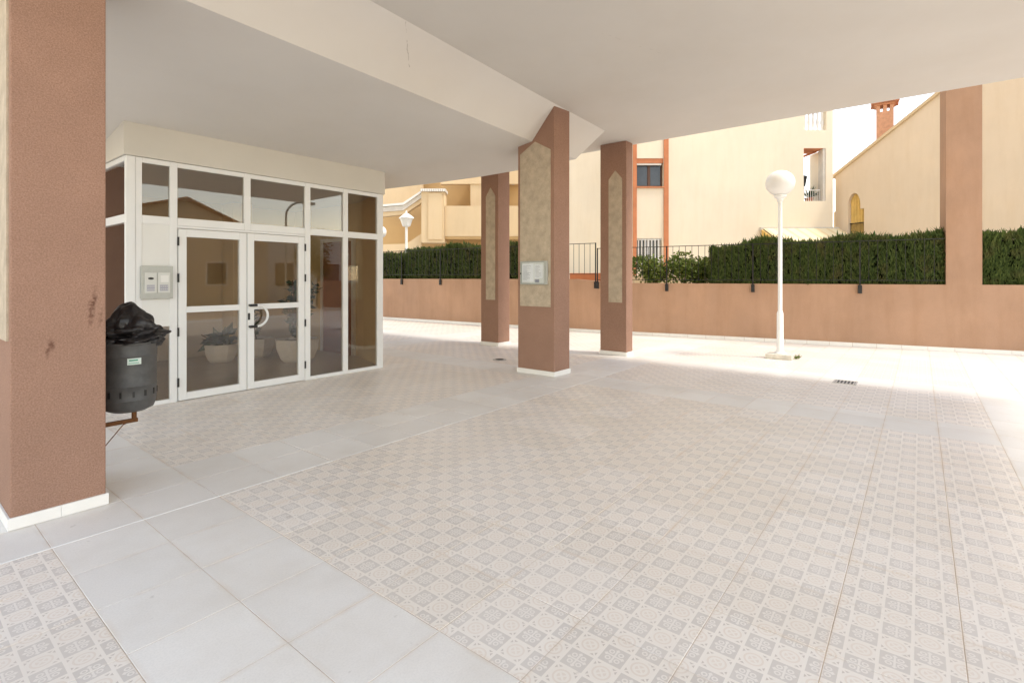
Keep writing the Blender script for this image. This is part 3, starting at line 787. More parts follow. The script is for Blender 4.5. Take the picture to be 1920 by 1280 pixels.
tag(bag, 'crumpled black plastic bag bulging out of the top of the litter bin', 'bag')

# ================================================================== GLOBE LAMP
LX, LY = 10.12, 1.95
gl = thing('globe_lamp', 'white post lamp with a round globe on a concrete block in the courtyard', 'lamp', (LX, LY, 0))
MB().box((LX-.20, LY-.22, .0005), (LX+.20, LY+.20, .085)).build('plinth', 'concrete_pale', gl, bevel=.008)
gz = 3.10; gr = .232
MB().lathe((LX, LY, .085), [(.10, 0), (.10, .015), (.075, .02), (.056, .06), (.054, .70), (.050, .72), (.036, .76), (.034, 2.68), (.034, gz-gr-.085-.10)], 20).build('pole', 'lamp_white', gl, smooth=True)
MB().lathe((LX, LY, gz-gr-.10), [(.036, 0), (.05, .01), (.05, .05), (.10, .085), (.105, .12), (.09, .125)], 20).build('collar', 'lamp_white', gl, smooth=True)
bm = bmesh.new(); bmesh.ops.create_uvsphere(bm, u_segments=40, v_segments=24, radius=gr)
for v in bm.verts: v.co = Vector((v.co.x*1.03, v.co.y*1.03, v.co.z*.97))+Vector((LX, LY, gz))
gm = mat('globe_opal', (.82, .81, .78), .35, .4, var=.02)
bm_obj(bm, 'globe', 'globe_opal', gl)
# a weed at the foot of the lamp
sp = [((LX+random.uniform(-.05, .15), LY-.25+random.uniform(-.03, .02), .004), (random.gauss(0, .6), random.gauss(-.3, .5), 1), random.uniform(.04, .10), .014, rv()) for _ in range(40)]
tag(leaves_mesh(sp).build('weed', 'shrub_leaf'), 'tiny weed growing at the foot of the lamp block', 'weed')

# ================================================================== RETAINING WALL, FENCE
def ztop(y): return 1.29 if y < 6.0 else (1.39 if y > 7.2 else 1.29+.10*(y-6.0)/1.2)
def off(i, d):
    a = WC[max(0, i-1)]; b = WC[min(len(WC)-1, i+1)]; t_ = (b-a).normalized(); n_ = Vector((-t_.y, t_.x))   # away from the court
    if n_.x < 0: n_ = -n_
    return WC[i]+n_*d
wl = thing('retaining_wall', 'curved low pink-brown rendered wall along the back of the courtyard', 'wall', (WC[40].x, WC[40].y, 0))
m = MB(); n = len(WC); V = []; F_ = []
for i in range(n):
    a, b = off(i, .014), off(i, .24); z = ztop(WC[i].y)
    V += [(a.x, a.y, -.05), (a.x, a.y, z), (b.x, b.y, z), (b.x, b.y, -.05)]
for i in range(n-1):
    o, p = i*4, i*4+4
    for k in range(4): F_.append((o+k, o+(k+1) % 4, p+(k+1) % 4, p+k))
F_ += [(3, 2, 1, 0), (n*4-4, n*4-3, n*4-2, n*4-1)]
F_ = [tuple(reversed(f)) for f in F_]
m.add(V, F_); wb = m.build('wall_body', 'wall_render', wl)
# white skirting tiles along the wall's foot
acc = 0; seg = []
arc = [0]
for a, b in zip(WC, WC[1:]): arc.append(arc[-1]+(b-a).length)
def at_arc(s_):
    s_ = min(max(s_, 0), arc[-1]-1e-4)
    for i in range(len(arc)-1):
        if arc[i] <= s_ <= arc[i+1]:
            t_ = (s_-arc[i])/(arc[i+1]-arc[i]); p = WC[i].lerp(WC[i+1], t_); d = (WC[i+1]-WC[i]).normalized(); nn = Vector((-d.y, d.x)); nn = nn if nn.x > 0 else -nn
            return p, d, nn
    i = len(arc)-2; d = (WC[-1]-WC[-2]).normalized(); nn = Vector((-d.y, d.x)); return WC[-1], d, nn if nn.x > 0 else -nn
s_ = .02
while s_ < arc[-1]-.5:
    p, d, nn = at_arc(s_); q, _, _ = at_arc(s_+.41)
    e = (q-p)*.993
    MB().obox((p.x, p.y, .001), (e.x, e.y, 0), (nn.x*.02, nn.y*.02, 0), (0, 0, .075)).build('skirting_tile', 'skirting', wl)
    s_ += .412
# small dark moisture streaks / pale run on the wall are in the render's own mottling
# pillar standing in the wall on the right
ya_, yb_ = None, None
def wall_hit(u):
    r = ray(u, 600); best = None
    for k in range(400, 2000):
        p = CAM+r*(k*.01)
        if p.x > wall_x(p.y): return p
    return p
pa, pb = wall_hit(1774), wall_hit(1842)
t = thing('pillar', 'tall brown pillar rising out of the retaining wall between two hedges', 'pillar', ((pa.x+pb.x)/2, (pa.y+pb.y)/2, 0), 'rendered pillars of the undercroft')
e = (pb-pa); e.z = 0; nn = Vector((-e.y, e.x, 0)).normalized()
if nn.x < 0: nn = -nn
MB().obox((pa.x+nn.x*.004, pa.y+nn.y*.004, 1.0), e, nn*.45, (0, 0, 5.2)).build('shaft', 'wall_render', t)

# iron fence on the wall's face
posts_u = [754, 826, 1117, 1250, 1412, 1612, 1770]
P_ = [wall_hit(u) for u in posts_u]
extra = [(wall_x(-3.2), -3.2), (wall_x(-5.2), -5.2)]
def arc_of(p):
    best = min(range(len(WC)), key=lambda i: (WC[i]-Vector((p[0], p[1]))).length)
    b2 = None; bd = 1e9
    s0 = arc[max(0, best-1)]; s1 = arc[min(len(arc)-1, best+1)]
    for k in range(41):
        s__ = s0+(s1-s0)*k/40; q = at_arc(s__)[0]; d = (q-Vector((p[0], p[1]))).length
        if d < bd: bd = d; b2 = s__
    return b2
S = [arc_of(p) for p in P_]
mids = [S[0]-3.0, S[0], S[1], (S[1]+S[2])/2-.9, S[2]-1.25, S[2]]
def fence(slist, zr, zbm_, label, bars_from=0):
    s0, s1 = slist[0], slist[-1]
    p0, _, _ = at_arc(s0)
    t = thing('iron_fence', label, 'fence', (p0.x, p0.y, ztop(p0.y)), 'iron fences on the retaining wall')
    def pt(s__, z, d=-.012): p, _, nn = at_arc(s__); return Vector((p.x+nn.x*d, p.y+nn.y*d, z))
    for s__ in slist:
        if abs(s__-S[6]) < .01: continue            # the last bay dies into the tall pillar
        q = pt(s__, 0); zt_ = ztop(q.y)
        MB().bar(pt(s__, zt_-.10), pt(s__, zr+.012), .017, 4).build('post', 'iron', t)
        p, d, nn = at_arc(s__); c = Vector((p.x, p.y, zt_-.19))
        MB().obox(c-Vector((d.x, d.y, 0))*.035-Vector((nn.x, nn.y, 0))*.04, Vector((d.x, d.y, 0))*.07, Vector((nn.x, nn.y, 0))*.052, (0, 0, .17)).build('bracket', 'iron', t)
    for a, b in zip(slist, slist[1:]):
        nseg = max(1, int((b-a)/.7))
        for zz, rr in ((zr, .011), (zbm_, .009)):
            m = MB()
            for k in range(nseg):
                m.bar(pt(a+(b-a)*k/nseg, zz), pt(a+(b-a)*(k+1)/nseg, zz), rr, 4)
            m.build('rail', 'iron', t)
        nb_ = int(round((b-a)/.15))
        for k in range(1, nb_):
            s__ = a+(b-a)*k/nb_
            MB().bar(pt(s__, zbm_), pt(s__, zr), .0065, 4).build('baluster', 'iron', t)
    return t
fence([S[0]-2.2, S[0], S[1], S[1]+(S[2]-S[1])*.36, S[1]+(S[2]-S[1])*.68, S[2]], 2.32, 1.52, 'higher black iron fence before the left hedge and behind the central pillar')
fence([S[2]+.05, S[3], S[4], S[5], S[6]], 2.18, 1.37, 'lower black iron fence before the green shrubs and the right hedge')

# terrace behind the wall
V = []; F_ = []
for i in range(n):
    a = off(i, .245); V += [(a.x, a.y, 0), (a.x+40, a.y+(a.y-3)*1.5, 0)]
for i in range(n-1): o = i*2; F_.append((o, o+2, o+3, o+1))
F_ = [tuple(reversed(f)) for f in F_]
m = MB(); m.add([(x, y, 1.20) for x, y, z in V], F_); te = m.build('terrace_ground', 'paving'); struct(te)
V2 = [(x, y, 1.2) for x, y, z in V]

# ================================================================== HEDGES
def hedge(s0, s1, dfront, dback, z0, z1a, z1b, label, dens=1500, slant0=0, slant1=0):
    """clipped hedge standing behind the wall between two arc positions: dark core, many upright sprigs"""
    p, d, nn = at_arc((s0+s1)/2)
    t = thing('hedge', label, 'hedge', (p.x+nn.x*.5, p.y+nn.y*.5, z0), 'clipped hedges behind the retaining wall')
    N = 24; V = []; F_ = []
    def pos(s__, dd, z): p, d, nn = at_arc(s__); return Vector((p.x+nn.x*dd, p.y+nn.y*dd, z))
    bumps = [(random.uniform(2, 6), random.uniform(0, 6.28)) for _ in range(4)]
    def ztopf(q): return z1a+(z1b-z1a)*q+sum(math.sin(q*(s1-s0)*f+p_)*.028 for f, p_ in bumps)
    for k in range(N+1):
        q = k/N; s__ = s0+.05+(s1-s0-.1)*q; z = ztopf(q)-.06
        V += [pos(s__, dfront+.16, z0), pos(s__, dfront+.16, z-.03), pos(s__, dback-.1, z-.03), pos(s__, dback-.1, z0)]
    for k in range(N):
        o, p_ = k*4, k*4+4
        for j in range(4): F_.append((o+j, o+(j+1) % 4, p_+(j+1) % 4, p_+j))
    F_ += [(3, 2, 1, 0), (N*4, N*4+1, N*4+2, N*4+3)]
    m = MB(); m.add(V, [tuple(reversed(f)) for f in F_]); m.build('inner_mass', 'hedge_core', t)
    spec = []
    L = s1-s0; hgt = (z1a+z1b)/2-z0
    def sprig(p, out, big=1.0, up=1.0):
        base = Vector(out)*.35+Vector((0, 0, up))+rv()*.38
        for j in range(random.randint(2, 4)):
            dd = base.normalized()+rv()*.33
            spec.append((p+rv()*.02, dd, random.uniform(.05, .12)*big, random.uniform(.012, .026)*big, Vector(out)+rv()*.6))
    nf = int(L*hgt*dens)
    clump = [random.uniform(0, 1) for _ in range(64)]
    for k in range(nf):
        q = random.random(); h = random.random()
        s__ = s0+L*q; p, d, nn = at_arc(s__); nn3 = Vector((nn.x, nn.y, 0))
        # vertical streaks: sprigs stand proud or sink back column by column
        c = clump[int(s__*9) % 64]; c2 = clump[int(s__*23+h*5) % 64]
        depth = dfront+.05*c+.06*c2*random.random()+random.uniform(-.015, .05)
        if c2 > .82 and random.random() < .5: continue
        z = z0+(ztopf(q)-z0)*h
        sprig(pos(s__, depth, z), -nn3)
    for k in range(int(L*(dback-dfront)*dens*.9)):
        q = random.random(); s__ = s0+L*q
        sprig(pos(s__, random.uniform(dfront, dback), ztopf(q)-.05+random.uniform(-.03, .02)), Vector((0, 0, 1)), 1.0 if random.random() < .93 else 1.9)
    for se, sg in ((s0, -1), (s1, 1)):
        p, d, nn = at_arc(se)
        for k in range(int((dback-dfront)*hgt*dens*.8)):
            q = 0 if sg < 0 else 1
            sprig(pos(se+random.uniform(-.04, .04), random.uniform(dfront, dback), z0+(ztopf(q)-z0)*random.random()), Vector((d.x*sg, d.y*sg, 0)))
    leaves_mesh(spec).build('foliage', 'hedge_leaf', t)
def S_u(u): p = wall_hit(u); return arc_of(p)
sA, sB = S_u(1332), S_u(1771)
zh = lambda u, v: CAMH+(HZ-v)/FPX*(wall_hit(u)-CAM).dot(FW)*1.03
hedge(sA, sB, .06, .85, 1.22, zh(1335, 462), zh(1770, 442), 'long clipped green hedge behind the globe lamp', 1500)
sC = S_u(1846)
hedge(sC, sC+2.6, .06, .85, 1.22, zh(1846, 440), zh(1900, 430), 'green hedge right of the tall pillar at the picture edge', 1500)
sD, sE = S_u(758), S_u(1000)
hedge(sD, sE, .06, .85, 1.30, zh(760, 469), zh(970, 461), 'dark clipped hedge seen between the glass entrance and the central pillar', 1000)
sF = S_u(749)
hedge(sF-2.4, sF, .06, .85, 1.30, zh(720, 481), zh(748, 480), 'short hedge piece just right of the glass entrance corner', 1000)

# shrubs behind the iron fence
def shrub(c, rx, rz, label, n=1500, m='shrub_leaf'):
    t = thing('shrub', label, 'shrub', c, 'rounded shrubs behind the fence'); c = Vector(c)
    spec = []
    lob = [(rv()*.55, random.uniform(.45, .75)) for _ in range(9)]
    for k in range(n):
        o, r = random.choice(lob); d = rv()*r*random.uniform(.75, 1.05)+o; d.z = min(d.z, 1.0)
        p = c+Vector((d.x*rx*.8, d.y*rx*.8, max(.02, (d.z+1.0)*rz*.50)))
        spec.append((p, rv()+Vector((0, 0, .4)), random.uniform(.07, .12), random.uniform(.04, .065), rv()+Vector((0, 0, .6))))
    leaves_mesh(spec).build('foliage', m, t)
    for k in range(5):
        a = random.uniform(0, 6.28); MB().bar(c, c+Vector((math.cos(a)*rx*.5, math.sin(a)*rx*.5, rz*.6)), .012, 5).build('stem', 'bark', t)
def ground_at(u, dep): p = at_depth(u, 600, dep); return (p.x, p.y, 1.2)
shrub(ground_at(1216, 13.5), .62, .95, 'rounded green shrub just right of the slim pillar')
shrub(ground_at(1281, 13.2), .58, .84, 'rounded yellow-green shrub in the middle between fence post and hedge')
shrub(ground_at(1318, 13.1), .40, .72, 'small shrub touching the left end of the long hedge')

# ================================================================== YELLOW BUILDING (frontal facade)
DF = 19.0
fp0 = at_depth(1220, 521, DF); fn = FW.copy()
def fpx(u, v, d=0): return at_depth(u, v, DF) + FW*0 if d == 0 else at_depth(u, v, DF)+FW*d
def SU(u): return (u-960)/FPX*DF
def ZV(v, D=DF): return CAMH+(HZ-v)/FPX*D
def fpt(s_, z, d=0): return FW*(DF+d)+RT*s_+Vector((0, 0, z))
def wall_holes(m, s0, s1, z0, z1, holes, th, d0=0):
    ss = sorted({s0, s1, *[h[0] for h in holes], *[h[1] for h in holes]}); zs = sorted({z0, z1, *[h[2] for h in holes], *[h[3] for h in holes]})
    for a, b in zip(ss, ss[1:]):
        for c, d in zip(zs, zs[1:]):
            sm_, zm_ = (a+b)/2, (c+d)/2
            if any(h[0] < sm_ < h[1] and h[2] < zm_ < h[3] for h in holes): continue
            m.obox(fpt(a, c, d0), RT*(b-a), FW*th, (0, 0, d-c))
    return m
yb = thing('yellow_building', 'sunlit pale yellow building with terracotta strips behind the courtyard', 'building', fpt(SU(1330), 1.2, 2))
ub = lambda o: o
win = (SU(1193.5), SU(1244), ZV(350), ZV(297)); gri = (SU(1193.5), SU(1241), ZV(505), ZV(447))
opn = (SU(1507), SU(1548.5), ZV(377), ZV(278)); bal = (SU(1508.5), SU(1549.5), ZV(244), ZV(200))
wall_holes(MB(), SU(1186), SU(1562), 1.15, 13.0, [win, gri, opn, bal], .30).build('wall', 'yellow_render', yb)  # unseen upper part made taller to keep sky light off the court
# left part of the facade turns away from the sun
m = MB(); a = fpt(SU(1185.8), 1.15, .02); dirn = (-RT*.80+FW*.60)
m.obox(a, dirn*4.2, FW*.3, (0, 0, 11.8)); m.build('side_wall', 'yellow_render', yb)
# end wall return, and the rooms behind the openings
MB().obox(fpt(SU(1562)-.25, 1.15, .302), RT*.25, FW*.75, (0, 0, ZV(278)-1.15-.02)).build('end_wall', 'yellow_render', yb)
for u0, u1 in ((1186.5, 1193.5), (1244.5, 1253)):
    MB().obox(fpt(SU(u0), 1.15, -.05), RT*(SU(u1)-SU(u0)), FW*.35, (0, 0, 11.8)).build('terracotta_strip', 'terracotta', yb)
def window(h, grille=False):
    s0, s1, z0, z1 = h; f = .06
    fr = MB()
    for a, b, c, d in ((s0, s1, z0, z0+f), (s0, s1, z1-f, z1), (s0, s0+f, z0+f, z1-f), (s1-f, s1, z0+f, z1-f), ((s0+s1)/2-.05, (s0+s1)/2+.05, z0+f, z1-f)):
        fr.obox(fpt(a, c, .16), RT*(b-a), FW*.06, (0, 0, d-c))
    o = fr.build('window', 'wood_dark' if not grille else 'white_alu', yb)
    MB().obox(fpt(s0+f, z0+f, .19), RT*((s1-s0)/2-f-.05), FW*.01, (0, 0, z1-z0-2*f)).build('pane', 'window_dark', o)
    MB().obox(fpt((s0+s1)/2+.05, z0+f, .19), RT*((s1-s0)/2-f-.05), FW*.01, (0, 0, z1-z0-2*f)).build('pane', 'window_dark', o)
    MB().obox(fpt(s0, z0, .205), RT*(s1-s0), FW*.02, (0, 0, z1-z0)).build('back', 'black_plastic', o)
    return o
wo = window(win)
MB().obox(fpt(win[0]-.02, win[2]-.05, -.06), RT*(win[1]-win[0]+.04), FW*.2, (0, 0, .048)).build('sill', 'terracotta', yb)
MB().obox(fpt(win[0]+.004, win[3]-.17, .02), RT*(win[1]-win[0]-.008), FW*.10, (0, 0, .165)).build('shutter_box', 'terracotta', yb)
MB().obox(fpt(win[0]+.02, win[3]-.24, .05), RT*(win[1]-win[0]-.08), FW*.05, (0, 0, .066)).build('roller_blind', 'white_trim', yb)
wg = window(gri, True)
for k in range(7):
    s__ = gri[0]+.08+(gri[1]-gri[0]-.2)*k/6
    MB().bar(fpt(s__, gri[2], .03), fpt(s__, gri[3]-.03, .03), .022, 6).build('grille_bar', 'white_alu', yb)
MB().obox(fpt(gri[0], gri[3]-.05, .02), RT*(gri[1]-gri[0]), FW*.03, (0, 0, .03)).build('grille_rail', 'white_alu', yb)
# balusters in the roof parapet opening
for k in range(5):
    s__ = bal[0]+(bal[1]-bal[0])*(k+.5)/5; z0, z1 = bal[2], bal[3]; h = z1-z0
    MB().lathe(fpt(s__, z0, .15), [(.05, 0), (.05, .06*h), (.03, .12*h), (.065, .35*h), (.035, .6*h), (.045, .8*h), (.03, .9*h), (.055, h)], 10).build('baluster', 'white_trim', yb, smooth=True)
# open terrace behind the tall opening: sloped soffit, railing
MB().prism([fpt(opn[0]-.6, opn[3]+.001, .302), fpt(opn[1]+.02, opn[3]+.001, .302), fpt(opn[1]+.02, opn[3]+.001, .9), fpt(opn[0]-.6, opn[3]+.001, .9)], (0, 0, .12)).build('terrace_soffit', 'terracotta', yb)
m = MB(); zr = ZV(355)
m.bar(fpt(opn[0], zr, .2), fpt(opn[1]-.1, zr, .2), .025, 6)
for k in range(9):
    s__ = opn[0]+.04+(opn[1]-opn[0]-.16)*k/8; m.bar(fpt(s__, opn[2], .2), fpt(s__, zr, .2), .010, 5)
m.build('terrace_railing', 'white_trim', yb)
MB().obox(fpt(opn[1]-.10, opn[2]+.002, .02), RT*.096, FW*.28, (0, 0, opn[3]-opn[2]-.004)).build('jamb', 'stone_trim', yb)
MB().obox(fpt(opn[0], opn[3]-.02, .01), RT*(opn[1]-opn[0]-.1), FW*.5, (0, 0, .018)).build('lintel', 'terracotta', yb)
m = MB(); m.prism([fpt(opn[0], opn[3]-.34, .45), fpt(opn[0], opn[3]-.22, .45), fpt(opn[1]-.2, opn[3]-.04, .45), fpt(opn[1]-.05, opn[3]-.04, .45)], FW*.06); m.build('stair_edge', 'terracotta', yb)
# black flower pot and a spiky plant on that terrace
c = fpt(SU(1519), ZV(352)-.02, .42)
sh = MB().obox(fpt(opn[0]-.4, ZV(377)-.12, .302), RT*(opn[1]-opn[0]+.4), FW*1.1, (0, 0, .12)).build('terrace_floor', 'stone_trim', yb)
tag(MB().lathe(fpt(SU(1517), ZV(377), .62), [(.14, 0), (.15, .62), (.20, .66), (.22, 1.0), (.25, 1.02), (.25, .98), (.2, .7)], 14).build('tall_pot', 'pot_black', smooth=True), 'tall black pot in the upper terrace opening of the yellow building', 'pot')
sp = []
for k in range(46):
    a = random.uniform(0, 6.28); el = random.uniform(.15, 1.2)
    sp.append((fpt(SU(1533), ZV(366), .55), (math.cos(a)*math.cos(el), math.sin(a)*math.cos(el), math.sin(el)), random.uniform(.3, .55), .05, rv()))
sy = thing('spiky_plant', 'spiky plant behind the railing of the upper terrace opening', 'plant', fpt(SU(1533), ZV(377), .55))
leaves_mesh(sp).build('foliage', 'plant_leaf', sy); MB().lathe(fpt(SU(1533), ZV(377), .55), [(.12, 0), (.16, .2), (.15, .2)], 10).build('pot', 'terracotta', sy)
# striped awning
aw = thing('awning', 'cream awning with fine stripes over the hedge on the yellow building', 'awning', fpt(SU(1498), ZV(432), 0))
A0, A1 = SU(1424), SU(1570)
MB().obox(fpt(A0, ZV(432), -.12), RT*(A1-A0), FW*.119, (0, 0, .11)).build('cassette', 'stone_trim', aw)
nst = 22
for k in range(nst):
    a, b = A0+.08+(A1-A0-.1)*k/nst, A0+.08+(A1-A0-.1)*(k+1)/nst
    m = MB(); m.prism([fpt(a, ZV(432)+.05, -.121), fpt(b, ZV(432)+.05, -.121), fpt(b, ZV(432)-.50, -1.35), fpt(a, ZV(432)-.50, -1.35)], (0, 0, .012)); m.build('stripe', 'awning' if k % 3 else 'awning_stripe', aw)
MB().prism([fpt(A0+.02, ZV(432)+.02, -.121), fpt(A0+.02, ZV(432)-.55, -.121), fpt(A0+.02, ZV(432)-.55, -1.35)], RT*.03).build('side_flap', 'curtain', aw)

# terracotta planter kerb behind the fence
k0, k1 = S_u(1060), S_u(1136)
m = MB()
p, d, nn = at_arc(k0); q, _, _ = at_arc(k1); e = q-p
tag(MB().obox((p.x+nn.x*.26, p.y+nn.y*.26, 1.19), (e.x, e.y, 0), (nn.x*.3, nn.y*.3, 0), (0, 0, .36)).build('terracotta_kerb', 'terracotta', bevel=.01), 'low terracotta planter kerb behind the iron fence right of the central pillar', 'kerb')
# pale low wall behind shrubs
p, q = Vector(ground_at(1190, 14.6)), Vector(ground_at(1345, 14.3)); e = q-p
tag(MB().obox(p, e, (.18*FW.x, .18*FW.y, 0), (0, 0, .28)).build('low_wall', 'yellow_light'), 'low cream wall behind the rounded shrubs', 'wall')

# ================================================================== GABLE HOUSE on the right
ga = at_depth(1562, 521, 19.4); gb = at_depth(1990, 521, 13.2); ga.z = gb.z = 0
gd = (gb-ga).normalized(); gn = Vector((gd.y, -gd.x, 0));
if gn.dot(FW) < 0: gn = -gn
gh = thing('gable_house', 'beige gabled house wall with sloping roof edge and arched opening', 'house', (ga.x, ga.y, 1.2))
def gp(u, v): return on_plane(u, v, ga, gn)
e0 = gp(1566, 331); e1 = gp(1770, 170)
slope = (e1.z-e0.z)/(e1-e0).xy.length
def gs(s_, z, d=0): return Vector((ga.x, ga.y, 0))+gd*s_+gn*d+Vector((0, 0, z))
sE0 = (e0-ga).dot(gd); zE0 = e0.z
def roofz(s_): return zE0+slope*(s_-sE0)
S1 = (gb-ga).dot(gd)+2.5
# arch hole left: piers built around it
pa_, pb_ = gp(1590, 440), gp(1612, 440); sa_, sb_ = (gp(1590, 400)-ga).dot(gd), (gp(1613, 400)-ga).dot(gd)
sq_ = (gp(1620, 400)-ga).dot(gd)
zar = gp(1601, 384).z; ztopar = gp(1601, 362).z; zs2 = gp(1616, 391).z
m = MB()
m.prism([gs(sE0, 1.15), gs(sa_, 1.15), gs(sa_, roofz(sa_)), gs(sE0, roofz(sE0))], gn*.25)
arch = [gs(sa_+.001, zar), gs(sa_+.001, roofz(sa_)), gs(sb_-.0, roofz(sb_)), gs(sb_, zar)]
na = 8; arcp = [gs((sa_+sb_)/2+math.cos(math.pi*k/na)*(sb_-sa_)/2, zar+math.sin(math.pi*k/na)*(ztopar-zar)) for k in range(na+1)]
for k in range(na):
    a, b = arcp[k], arcp[k+1]
    sa__, sb__ = (a-ga).dot(gd), (b-ga).dot(gd)
    m.prism([a, b, gs(sb__, roofz(sb__)), gs(sa__, roofz(sa__))], gn*.25)
m.prism([gs(sb_, zs2), gs(sq_, zs2), gs(sq_, roofz(sq_)), gs(sb_, roofz(sb_))], gn*.25)
m.prism([gs(sq_, 1.15), gs(S1, 1.15), gs(S1, roofz(S1)), gs(sq_, roofz(sq_))], gn*.25)
m.build('wall', 'gable_render', gh)
m = MB(); m.prism([gs(sE0-.12, roofz(sE0-.12), -.08), gs(S1, roofz(S1), -.08), gs(S1, roofz(S1)+.10, -.08), gs(sE0-.12, roofz(sE0-.12)+.10, -.08)], gn*.5); m.build('roof_verge', 'yellow_light', gh)
m = MB(); m.prism([gs(sE0-.2, roofz(sE0-.2)+.08, .43), gs(S1, roofz(S1)+.08, .43), gs(S1, roofz(S1)+.06, 5), gs(sE0-.2, roofz(sE0-.2)+.06, 5)], (0, 0, .02)); m.build('roof', 'roof_tile', gh)
MB().prism([gs(sa_-.5, 1.15, 1.1), gs(sq_+.6, 1.15, 1.1), gs(sq_+.6, ztopar+.05, 1.1), gs(sa_-.5, ztopar+.05, 1.1)], gn*.1).build('porch_back_wall', 'yellow_render', gh)
m = MB()
for k in range(10):
    s__ = sa_+.02+(sq_-sa_)*k/10; m.prism([gs(s__, 1.5, .13), gs(s__+(sq_-sa_)/10, 1.5, .19 if k % 2 else .13), gs(s__+(sq_-sa_)/10, ztopar-.02, .19 if k % 2 else .13), gs(s__, ztopar-.02, .13)], gn*.02)
m.build('curtain', 'curtain', gh)
m = MB(); zr_ = gp(1605, 418).z
m.bar(gs(sa_, zr_, .1), gs(sq_, zr_, .1), .02, 4)
for k in range(8): s__ = sa_+(sq_-sa_)*(k+.5)/8; m.bar(gs(s__, 1.4, .1), gs(s__, zr_, .1), .010, 4)
m.build('porch_railing', 'iron', gh)
# little brick lattice between the two buildings
lb = thing('brick_lattice', 'small brick lattice screen between the yellow building and the gabled house', 'screen', at_depth(1569, 450, 19.6))
for k in range(5):
    z = ZV(400+k*9, 19.6)
    c = FW*19.6+RT*((1570-960)/FPX*19.6); MB().obox(c+Vector((0, 0, z)), RT*.24, FW*.12, (0, 0, .09)).build('brick', 'brick_tile' if k > 2 else 'white_trim', lb)
MB().obox(FW*19.72+RT*((1570-960)/FPX*19.6)+Vector((0, 0, 1.2)), RT*.22, FW*.1, (0, 0, ZV(396, 19.6)-1.2)).build('pier', 'yellow_light', lb)
# chimney behind the roof edge
DCH = 20.5
ch = thing('chimney', 'terracotta chimney with small tiled cap above the sloping roof edge', 'chimney', at_depth(1658, 265, DCH))
def cs(u): return (u-960)/FPX*DCH
z0, z1 = ZV(300, DCH), ZV(212, DCH); cw = (cs(1676)-cs(1642))/1.30
cc = FW*DCH+RT*cs(1659); ca, cb = (RT*.83-FW*.56), (RT*.56+FW*.83)
ca, cb = Vector(ca).normalized(), Vector(cb).normalized()
o_ = cc-ca*cw/2-cb*cw/2
MB().obox(o_+Vector((0, 0, z0)), ca*cw, cb*cw, (0, 0, z1-z0)).build('stack', 'brick_tile', ch)
zl2 = ZV(200, DCH)
for i in (0, .5, 1):
    for j in (0, .5, 1):
        if i == .5 and j == .5: continue
        MB().obox(o_+ca*(cw-.12)*i+cb*(cw-.12)*j+Vector((0, 0, z1)), ca*.12, cb*.12, (0, 0, zl2-z1)).build('vent_pier', 'brick_tile', ch)
MB().obox(o_-ca*.05-cb*.05+Vector((0, 0, zl2)), ca*(cw+.1), cb*(cw+.1), (0, 0, .07)).build('cap_slab', 'brick_tile', ch)
tz = zl2+.072; apex = cc+Vector((0, 0, tz+.22)); ov = .16
q4 = [o_-ca*ov-cb*ov, o_+ca*(cw+ov)-cb*ov, o_+ca*(cw+ov)+cb*(cw+ov), o_-ca*ov+cb*(cw+ov)]; q4 = [x+Vector((0, 0, tz)) for x in q4]
m = MB(); m.add(q4+[apex], [(3, 2, 1, 0), (0, 1, 4), (1, 2, 4), (2, 3, 4), (3, 0, 4)]); m.build('tiled_cap', 'roof_tile', ch)
for e_ in range(4):
    a, b = q4[e_], q4[(e_+1) % 4]
    for k in range(5):
        p = a.lerp(b, (k+.5)/5); MB().bar(p+Vector((0, 0, .01)), p.lerp(apex, .9)+Vector((0, 0, .02)), .045, 6).build('cap_tile', 'roof_tile', ch)
# agave-like plant showing over the hedge
c = at_depth(1637, 470, 12.6)
ag = thing('broad_leaf_plant', 'broad-leaved green plant showing above the long hedge by the gabled house', 'plant', (c.x, c.y, 1.2))
sp = []
for k in range(26):
    a = random.uniform(0, 6.28); el = random.uniform(.5, 1.35)
    sp.append((Vector((c.x, c.y, 1.75)), (math.cos(a)*math.cos(el), math.sin(a)*math.cos(el), math.sin(el)), random.uniform(.6, .98), .16, rv()))
leaves_mesh(sp).build('foliage', 'agave_leaf', ag); MB().bar((c.x, c.y, 1.2), (c.x, c.y, 1.8), .05, 8).build('stem', 'bark', ag)

# ================================================================== LEFT APARTMENT BLOCK
ab = thing('apartment_block', 'ochre apartment block with balcony, pier and outside stair beyond the left hedge', 'building', at_depth(850, 521, 25)-Vector((0, 0, .2)))
def ap(u, v, D): return at_depth(u, v, D)
def slab(name, u0, u1, v0, v1, D, th, m, par=None):
    a = ap(u0, v1, D); b = ap(u1, v1, D); c = ap(u0, v0, D)
    return MB().obox(a, b-a, FW*th, c-a).build(name, m, par or ab)
def polyslab(name, pts, D, th, m): return MB().prism([ap(u, v, D) for u, v in pts], FW*th).build(name, m, ab)
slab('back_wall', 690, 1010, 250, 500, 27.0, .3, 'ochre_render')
slab('upper_wall', 690, 792, 300, 392, 26.2, .3, 'yellow_light')
slab('pier', 790, 833, 359, 455, 23.4, .8, 'yellow_light')
slab('pier_panel', 803, 829, 362, 449, 23.34, .059, 'yellow_light')
slab('pier_cap', 788, 835, 353.5, 359, 23.3, .95, 'stone_trim')
for k in range(11): slab('cap_rib', 789+k*4.2, 791+k*4.2, 354.5, 358.5, 23.26, .04, 'white_trim')
slab('beam', 826, 1010, 300, 345, 24.25, .35, 'yellow_light')
slab('balcony_parapet', 834, 1010, 386, 443, 23.5, .15, 'yellow_light')
slab('balcony_slab', 834, 1010, 443.4, 448, 23.52, 2.9, 'ochre_render')
